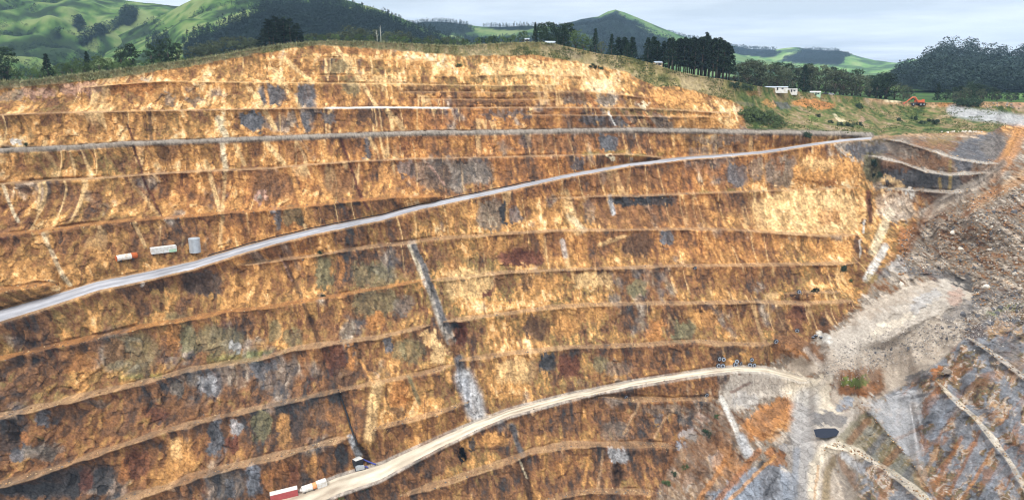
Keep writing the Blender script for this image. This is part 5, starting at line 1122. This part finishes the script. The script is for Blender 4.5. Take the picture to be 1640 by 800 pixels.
# --- white long tank trailer / containers on the upper road
def fitbase(o, u0, v0, u1, v1, lift=0.0):
    a, b = ground_smooth(u0, v0), ground_smooth(u1, v1)
    m = (a + b) / 2; d = b - a
    o.location = m + Vector((0, 0, lift)); rz = math.atan2(d.y, d.x)
    o.rotation_euler = (0, -math.atan2(d.z, d.to_2d().length), rz)
    return d.length
def container(name, label, body_m, roof_m, u0, v0, u1, v1, w=2.5, h=2.7, skid=None, band=None, fixlen=None):
    e = empty(name); ln = fixlen or 1.0
    d = fitbase(e, u0, v0, u1, v1); ln = fixlen or d
    b = MB(); b.box((0, 0, h / 2 + .25), (ln, w, h), bevel=.04)
    n = int(ln / .35)
    for i in range(n):
        x = -ln / 2 + (i + .5) * ln / n
        for sy in (-1, 1): b.box((x, sy * (w / 2 + .03), h / 2 + .25), (ln / n * .5, .06, h * .86))
    b.build('body', body_m, e)
    r = MB(); r.box((0, 0, h + .29), (ln + .06, w + .1, .08), bevel=.02); r.build('roof', roof_m, e)
    s = MB(); 
    for x in (-ln * .42, 0, ln * .42): s.box((x, 0, .0), (.3, w, .5))
    s.build('skid', M_DARKM, e)
    dd = MB(); dd.box((ln / 2 + .03, -w * .24, h / 2 + .25), (.05, w * .44, h * .9)); dd.box((ln / 2 + .03, w * .24, h / 2 + .25), (.05, w * .44, h * .9)); dd.build('door', body_m, e)
    if band:
        g = MB(); g.box((ln * .34, -w / 2 - .09, .25 + h * .25), (ln * .3, .04, h * .5)); g.build('panel', band, e)
    tag(e, label, 'container'); return e
container('container', 'long white container with a pale green end panel beside the upper road', M_WHITE, M_WHITE, 242, 407, 282, 402, band=M_GREENP)
container('container', 'pink red container with white roof at the bottom edge of the picture', M_REDP, M_WHITE, 434, 802, 478, 791, h=3.0, w=2.8)
container('site_cabin', 'small white cabin between the red machine and lower road', M_WHITE, M_WHITE, 508, 781, 524, 775, h=2.4, w=2.4)['category'] = 'cabin'
container('pump_shelter', 'small white roofed shelter at the foot of the dark drain', M_DARKM, M_WHITE, 566, 746, 578, 742, h=2.8, w=3.0)['category'] = 'shelter'
def lying_tank(name, label, u0, v0, u1, v1, rad, m_body, m_end, endfrac=.3, cone=False):
    e = empty(name); d = fitbase(e, u0, v0, u1, v1, .35)
    L2 = d / 2; b = MB(); xs = L2 - d * endfrac
    b.tube([(-L2 + .35, 0, rad), (-L2 + .36, 0, rad), (xs, 0, rad)], [rad * .7, rad, rad], 20)
    b.build('shell', m_body, e, smooth=False)
    c = MB()
    pr = [(xs, rad), (L2 - .4, rad), (L2, rad * .55)]
    c.tube([(x + .02, 0, rad) for x, _ in pr], [r_ * .99 for _, r_ in pr], 20); c.build('end_cap', m_end, e)
    if cone:
        k = MB(); k.tube([(-L2 + .38, 0, rad), (-L2 - .6, 0, rad * .8)], [rad * .7, .15], 16); k.build('nozzle', m_body, e)
    else:
        k = MB(); k.tube([(-L2 + .1, 0, rad), (-L2 + .36, 0, rad)], [rad * .96, rad * 1.0], 20); k.build('end_ring', m_end, e)
    s = MB()
    for x in (-L2 * .6, L2 * .5): s.box((x, 0, .0), (.4, rad * 1.9, .9))
    s.build('cradle', M_DARKM, e)
    tag(e, label, 'tank'); return e
lying_tank('storage_tank', 'white cylindrical tank with rusty orange end lying left of the white container', 186, 419, 221, 413, 1.3, M_WRUST, M_RUST, .3)
lying_tank('storage_tank', 'white cylindrical tank with orange end beside the red container', 483, 790, 508, 781, 1.35, M_WHITE, mat_plain('tan_orange_paint', (222, 152, 100), .6), .3, cone=True)
# upright water tank
e = empty('water_tank'); p = ground(312, 401); e.location = p
b = MB(); rad = 2.5; h = 6.0
pts = []; rr_ = []
for i in range(25): pts.append((0, 0, -.6 + (h + .6) * i / 24)); rr_.append(rad + (.05 if i % 2 else 0))
b.tube(pts, rr_, 28); b.build('shell', M_GALV, e)
c = MB(); c.tube([(0, 0, h), (0, 0, h + .12), (0, 0, h + .6)], [rad * 1.03, rad * 1.03, .3], 28); c.build('roof', M_GALV, e)
k = MB()
for sx in (-.25, .25): k.tube([(sx, -rad - .15, .1), (sx, -rad - .15, h)], .04, 6)
for i in range(14): k.tube([(-.25, -rad - .15, .4 + i * .4), (.25, -rad - .15, .4 + i * .4)], .025, 6)
k.build('ladder', M_GALV, e)
tag(e, 'upright galvanised water tank standing beside the upper road', 'water tank')
# pump gear by the lower road
e = empty('pump_unit'); fitbase(e, 572, 752, 582, 749)
b = MB(); b.box((0, 0, .8), (3.6, 1.8, 1.3), bevel=.08); b.box((-.5, 0, 1.6), (1.6, 1.4, .4), bevel=.05); b.build('engine', M_GALV, e)
b = MB(); b.tube([(1.7, 0, .8), (2.6, 0, .8), (3.2, -.8, .5)], .3, 12); b.build('outlet_pipe', M_BLUEP, e)
b = MB(); b.box((0, 0, .05), (4.2, 2.1, .3)); b.build('skid', M_DARKM, e)
tag(e, 'grey pump unit on a skid beside the lower road', 'pump')
b = MB(); pp = [ground(u, v) + Vector((0, 0, .5)) for u, v in ((577, 733), (585, 737), (593, 741), (602, 744))]
b.tube(pp, .35, 10); o = b.build('blue_pipe', M_BLUEP, None, smooth=True); tag(o, 'blue pipe running down beside the shelter to the lower road', 'pipe')
# pipe along the inner edge of the upper road
lU = [q for q in LINES if q['name'] == 'U'][0]; b = MB(); pp = []
for u in range(334, 862, 6):
    c = int(round((u - U[0]) / 1.7)); y = lU['Yt'][c] - .9; pp.append((float(xr(U[c], lU['v'][c])) * y, y, lU['z'][c] + .55 + .12 * math.sin(u * .13)))
b.tube(pp, .26, 8); o = b.build('pipeline', M_HOSE, None, smooth=True); tag(o, 'long black pipe lying along the inner edge of the upper road', 'pipe')
# drain hose down the wall
b = MB(); pp = [ground(u, v) + Vector((0, -.5, .35)) for u, v in ((542, 624), (545, 632), (549, 642), (553, 652), (556, 662), (560, 674), (563, 684), (566, 694), (569, 702), (573, 712))]
b.tube(pp, .38, 8); o = b.build('drain_hose', M_HOSE, None, smooth=True); tag(o, 'black hose hanging down the wall from bench to lower road', 'hose')

# --- tyres
def tyre_proto():
    e = empty('mining_tyre'); b = bmesh.new(); segs = 28; prof = [(.55, -.36), (.62, -.42), (.9, -.42), (1.0, -.34), (1.02, 0), (1.0, .34), (.9, .42), (.62, .42), (.55, .36), (.56, 0)]
    rings = []
    for i in range(segs):
        a = 2 * math.pi * i / segs; rings.append([b.verts.new((math.cos(a) * (r + (.03 if (i % 2 and r > .95) else 0)), z, math.sin(a) * r + (.03 * math.sin(a) if (i % 2 and r > .95) else 0))) for r, z in prof])
    for i in range(segs):
        for k in range(len(prof)):
            b.faces.new((rings[i][k], rings[(i + 1) % segs][k], rings[(i + 1) % segs][(k + 1) % len(prof)], rings[i][(k + 1) % len(prof)]))
    bmesh.ops.recalc_face_normals(b, faces=b.faces); me = bpy.data.meshes.new('carcass'); b.to_mesh(me); b.free(); me.materials.append(M_RUB)
    o1 = bpy.data.objects.new('carcass', me); COL.objects.link(o1); o1.parent = e
    k = MB()
    for sy in (-1, 1):
        k.tube([(0, sy * .40, 0), (0, sy * .445, 0)], [.93, .86], 28, cap=False); k.tube([(0, sy * .445, 0), (0, sy * .44, 0)], [.86, .5], 28, cap=False); 
    o2 = k.build('sidewall', M_DUST, e)
    k = MB(); k.tube([(0, -.3, 0), (0, .3, 0)], [.56, .56], 24); o3 = k.build('hub', M_DARKM, e)
    return e, [o1, o2, o3]
TE, TK = tyre_proto(); tu = False
def tyre(u, v, r, label, group=None, tilt=0.0, rz=0.0, lift=0.0):
    global tu
    o = TE if not tu else copy_tree(TE, TK); tu = True
    r = r * .78; p = ground_smooth(u, v); o.scale = (r, r * .8, r); o.rotation_euler = (tilt, 0, rz)
    o.location = p + Vector((0, -.3, lift + r * (.95 if abs(tilt) < .5 else .35)))
    o['label'] = label; o['category'] = 'tyre'
    if group: o['group'] = group
    elif 'group' in o: del o['group']
T1 = 'dusty giant tyre in the heap at the end of the lower road'
for u, v, r, lift, rz in [(1150, 587, 1.5, 0, .3), (1157, 588, 1.5, 0, -.2), (1151, 583, 1.4, 2.2, .5), (1158, 584, 1.4, 2.2, .1), (1177, 586, 1.5, 0, .2), (1179, 587, 1.3, 2.2, -.3), (1186, 583, 1.1, 0, .5), (1201, 586, 1.5, 0, -.3), (1207, 587, 1.4, 0, .4), (1203, 582, 1.3, 1.4, .2)]:
    tyre(u, v, r, T1, 'tyre heap at the end of the lower road', trng.uniform(-.15, .15), rz, lift)
tyre(1242, 549, 1.6, 'lone giant tyre on the brown mound above the tyre heap', None, .2, .3)
tyre(1276, 531, 1.4, 'white rimmed tyre on top of the brown mound', None, .3, -.3)
tyre(1279, 469, 1.4, 'tyre on the short bench beside the green shrub', None, .1, .2)
tyre(1113, 429, 1.2, 'tyre lying on the middle bench below dark rock', None, .5, .4)
tyre(1131, 634, 1.4, 'white rimmed tyre at the end of the bench below the lower road', None, .35, .2)
tyre(1002, 637, 1.2, 'tyre half buried on the bench below the lower road', None, .4, .5)
for u, v in ((1301, 540), (1306, 537), (1315, 540)):
    tyre(u, v, 1.3, 'flat lying tyre on the white patch of the chute', 'tyres on the white patch', 1.5, .3)

# --- sheds and houses
def shed(name, label, u, Yoff, ln, w, h, wall_m, roof_m, rz, gable=.9, Yabs=None, lift=0.0):
    e = empty(name); p = land(u, rimY(u) + Yoff, .0); e.location = p + Vector((0, 0, lift)); e.rotation_euler = (0, 0, rz)
    b = MB(); b.box((0, 0, h / 2 - 1), (ln, w, h + 2)); 
    b.prism([(-ln / 2, h), (ln / 2, h), (ln / 2, h + .02)], -w / 2, w / 2)
    b.build('wall', wall_m, e)
    r = MB(); r.bm.verts.ensure_lookup_table()
    prof = [(-w / 2 - .3, h - .05), (0, h + gable), (w / 2 + .3, h - .05), (w / 2 + .3, h + .07), (0, h + gable + .14), (-w / 2 - .3, h + .07)]
    a = [r.bm.verts.new((-ln / 2 - .3, y, z)) for y, z in prof]; c = [r.bm.verts.new((ln / 2 + .3, y, z)) for y, z in prof]
    r.bm.faces.new(a); r.bm.faces.new(c[::-1])
    for i in range(6): r.bm.faces.new((a[i], c[i], c[(i + 1) % 6], a[(i + 1) % 6]))
    r.build('roof', roof_m, e)
    for sx in (-.3, .25):
        f = MB(); f.box((sx * ln, -w / 2 - .03, h * .55), (1.3, .06, 1.0)); f.build('window', M_GLASS, e)
    d = MB(); d.box((ln * .02, -w / 2 - .03, 1.0), (1.0, .06, 2.0)); d.build('door', M_DARKM, e)
    tag(e, label, 'building'); return e
shed('shed', 'long white shed on the brow with dark red roof edge', 1243, 1.5, 14.5, 6, 2.0, M_WHITE, M_GROOF, -.12, .35, lift=-.5)
shed('shed', 'lower white shed joined to the right end of the long one', 1266, 1.5, 8.5, 5, 1.8, M_WHITE, M_WHITE, -.12, .25, lift=-.7)
shed('hut', 'small white roofed hut with green walls right of the long shed', 1305, 1.5, 7.2, 4, 2.0, M_GREENP, M_WHITE, -.05, .7, lift=-.7)
shed('house', 'small grey roofed house among dark evergreens on the brow', 881, 14, 6.5, 6, 1.9, M_GALV, M_GROOF, .2, 1.0, lift=-.4)
shed('hut', 'tiny white hut on the grass left of the small house', 844, 1.5, 2.6, 2.4, 2.2, M_WHITE, M_GROOF, .1, .3, lift=.2)
shed('house', 'cream house half hidden at the left end of the pine grove', 1053, 16, 5.0, 5, 2.2, mat_plain('cream_paint', (226, 196, 160), .6), M_GROOF, .15, .8, lift=.1)
# parked vehicles right of the hut
def car(u, label, m, rz):
    e = empty('parked_car'); p = land(u, rimY(u) + 1.2, .25); e.location = p; e.rotation_euler = (0, 0, rz)
    b = MB(); b.prism([(-2.1, .35), (2.1, .35), (2.15, .8), (1.9, .95), (1.2, 1.0), (.6, 1.5), (-1.3, 1.5), (-1.9, .95), (-2.15, .8)], -.85, .85); b.build('body', m, e)
    g = MB(); g.prism([(1.05, 1.02), (.56, 1.44), (-1.22, 1.44), (-1.7, 1.0)], -.87, .87); g.build('window', M_GLASS, e)
    for x in (-1.3, 1.3):
        for y in (-.8, .8):
            w = MB(); w.tube([(x, y - .1, .33), (x, y + .1, .33)], .33, 14); w.build('wheel', M_RUB, e)
    tag(e, label, 'car')
car(1322, 'dark parked car right of the small hut', M_DARKM, .2); car(1331, 'grey parked car farthest right of the small hut', M_GALV, -.1)
# --- orange wheeled machine on the brow
e = empty('orange_excavator'); p = ground(1468, 168.5); e.location = p + Vector((0, 0, .1)); e.rotation_euler = (0, 0, math.pi - .12); e.scale = (1.0, 1.0, 1.0)
b = MB(); b.box((0, 0, 1.6), (9.5, 2.2, .7), bevel=.1); b.build('chassis', M_DARKM, e)
for x in (-4.2, -1.9, 3.4):
    for y in (-1.4, 1.4):
        w = MB(); w.tube([(x, y - .45, 1.0), (x, y + .45, 1.0)], 1.15, 20); wo = w.build('wheel', M_RUB, e)
        w = MB(); w.tube([(x, y - .5, 1.0), (x, y + .5, 1.0)], .5, 14); w.build('hub', M_GALV, wo)
b = MB(); b.box((-2.2, 0, 3.2), (5.0, 2.8, 1.9), bevel=.25); b.box((-3.9, 0, 4.4), (1.4, 2.4, .7), bevel=.15); b.build('body', M_ORP, e)
b = MB(); b.box((1.3, -.9, 3.8), (1.7, 1.4, 2.4), bevel=.15); cabo = b.build('cab', M_ORP, e)
b = MB(); b.box((1.6, -1.62, 4.2), (1.1, .05, 1.2)); b.box((2.17, -.9, 4.2), (.05, 1.1, 1.2)); b.build('window', M_GLASS, cabo)
b = MB(); b.bm.clear()
b.tube([(0.2, .5, 3.4), (2.2, .5, 6.0), (4.2, .5, 6.3), (6.4, .5, 4.4)], [.55, .6, .5, .4], 8); b.build('boom', M_ORP, e)
b = MB(); b.tube([(6.2, .5, 4.6), (8.6, .5, 2.6), (10.0, .5, 1.8)], [.42, .36, .3], 8); b.build('stick', M_ORP, e)
b = MB(); b.prism([(9.6, 2.2), (11.2, 1.9), (11.6, .8), (10.6, .2), (9.9, .9)], -.2, 1.3); b.build('bucket', mat_plain('worn_red_steel', (196, 78, 64), .7, .2, 1.0), e)
tag(e, 'orange wheeled excavator working on the brow at the far right', 'excavator')
# dead pale trunks rising behind the rim
for u, vt, l in ((610, 41, 'pale dead tree trunk standing behind the highest rim'), (604, 48, 'shorter pale dead trunk left of the tall one')):
    b = MB(); p = land(u, rimY(u) + 25); ztop = -float(tan_v(vt)) * p.y
    hh = ztop - p.z; b.tube([(0, 0, -.5), (.1, 0, hh * .5), (0, .1, hh)], [.3, .2, .06], 7)
    for a, z in ((.4, .6), (2.5, .72), (4.3, .82)): b.tube([(0, 0, hh * z), (math.cos(a) * 1.5, math.sin(a) * 1.5, hh * (z + .12))], [.1, .03], 5)
    o = b.build('dead_tree', mat_plain('bleached_wood', (190, 186, 176), .9), None, smooth=True); o.location = p; tag(o, l, 'tree')
# sump water on the pit floor
pw = [ground(u, v) for u, v in ((1303, 687), (1318, 685), (1338, 685), (1344, 690), (1340, 697), (1322, 701), (1307, 699))]
zt = max(q.z for q in pw) + .15
bm = bmesh.new(); cpt = [Vector((float(xr(u, v)) * (zt / -float(tan_v(v))), zt / -float(tan_v(v)), zt)) for u, v in ((1303, 687), (1318, 685), (1338, 685), (1344, 690), (1340, 697), (1322, 701), (1307, 699))]
bm.faces.new([bm.verts.new(c) for c in cpt]); bmesh.ops.recalc_face_normals(bm, faces=bm.faces)
me = bpy.data.meshes.new('pond_water'); bm.to_mesh(me); bm.free()
mw, Nn, Ln, bb = mat_base('sump_water', .55, .12); bb.inputs['Base Color'].default_value = (.02, .025, .04, 1)
tn = Nn.new('ShaderNodeTexNoise'); tn.inputs['Scale'].default_value = 1.5; bp = Nn.new('ShaderNodeBump'); bp.inputs['Strength'].default_value = .1
Ln.new(tn.outputs[0], bp.inputs['Height']); Ln.new(bp.outputs[0], bb.inputs['Normal']); me.materials.append(mw)
o = bpy.data.objects.new('pond_water', me); COL.objects.link(o); tag(o, kind='structure')

# unused prototypes would stand at the origin: remove them
for k, (e, kids) in PROTO.items():
    if k not in USED:
        for c in kids: bpy.data.objects.remove(c)
        bpy.data.objects.remove(e)
for d, used in ((dict(enumerate(SHR)), SHU), (RP, RU)):
    for k, o in d.items():
        if k not in used: bpy.data.objects.remove(o)

# ------------------------------------------------------------------ air: far hills fade to blue
bmh = bmesh.new()
bmesh.ops.create_cube(bmh, size=1)
x0, x1, y0_, y1_, z0, z1 = -9000, 9000, -60, 9900, -420, 520
for v in bmh.verts: v.co = ((x0 + x1) / 2 + v.co.x * (x1 - x0), (y0_ + y1_) / 2 + v.co.y * (y1_ - y0_), (z0 + z1) / 2 + v.co.z * (z1 - z0))
me = bpy.data.meshes.new('haze'); bmh.to_mesh(me); bmh.free()
mh = bpy.data.materials.new('haze_air'); mh.use_nodes = True
for n in list(mh.node_tree.nodes): mh.node_tree.nodes.remove(n)
ho = mh.node_tree.nodes.new('ShaderNodeOutputMaterial'); pv_ = mh.node_tree.nodes.new('ShaderNodeVolumePrincipled')
pv_.inputs['Density'].default_value = 0.00006; pv_.inputs['Color'].default_value = (.48, .70, 1.0, 1)
mh.node_tree.links.new(pv_.outputs[0], ho.inputs['Volume'])
me.materials.append(mh); o = bpy.data.objects.new('haze', me); COL.objects.link(o); tag(o, kind='stuff')
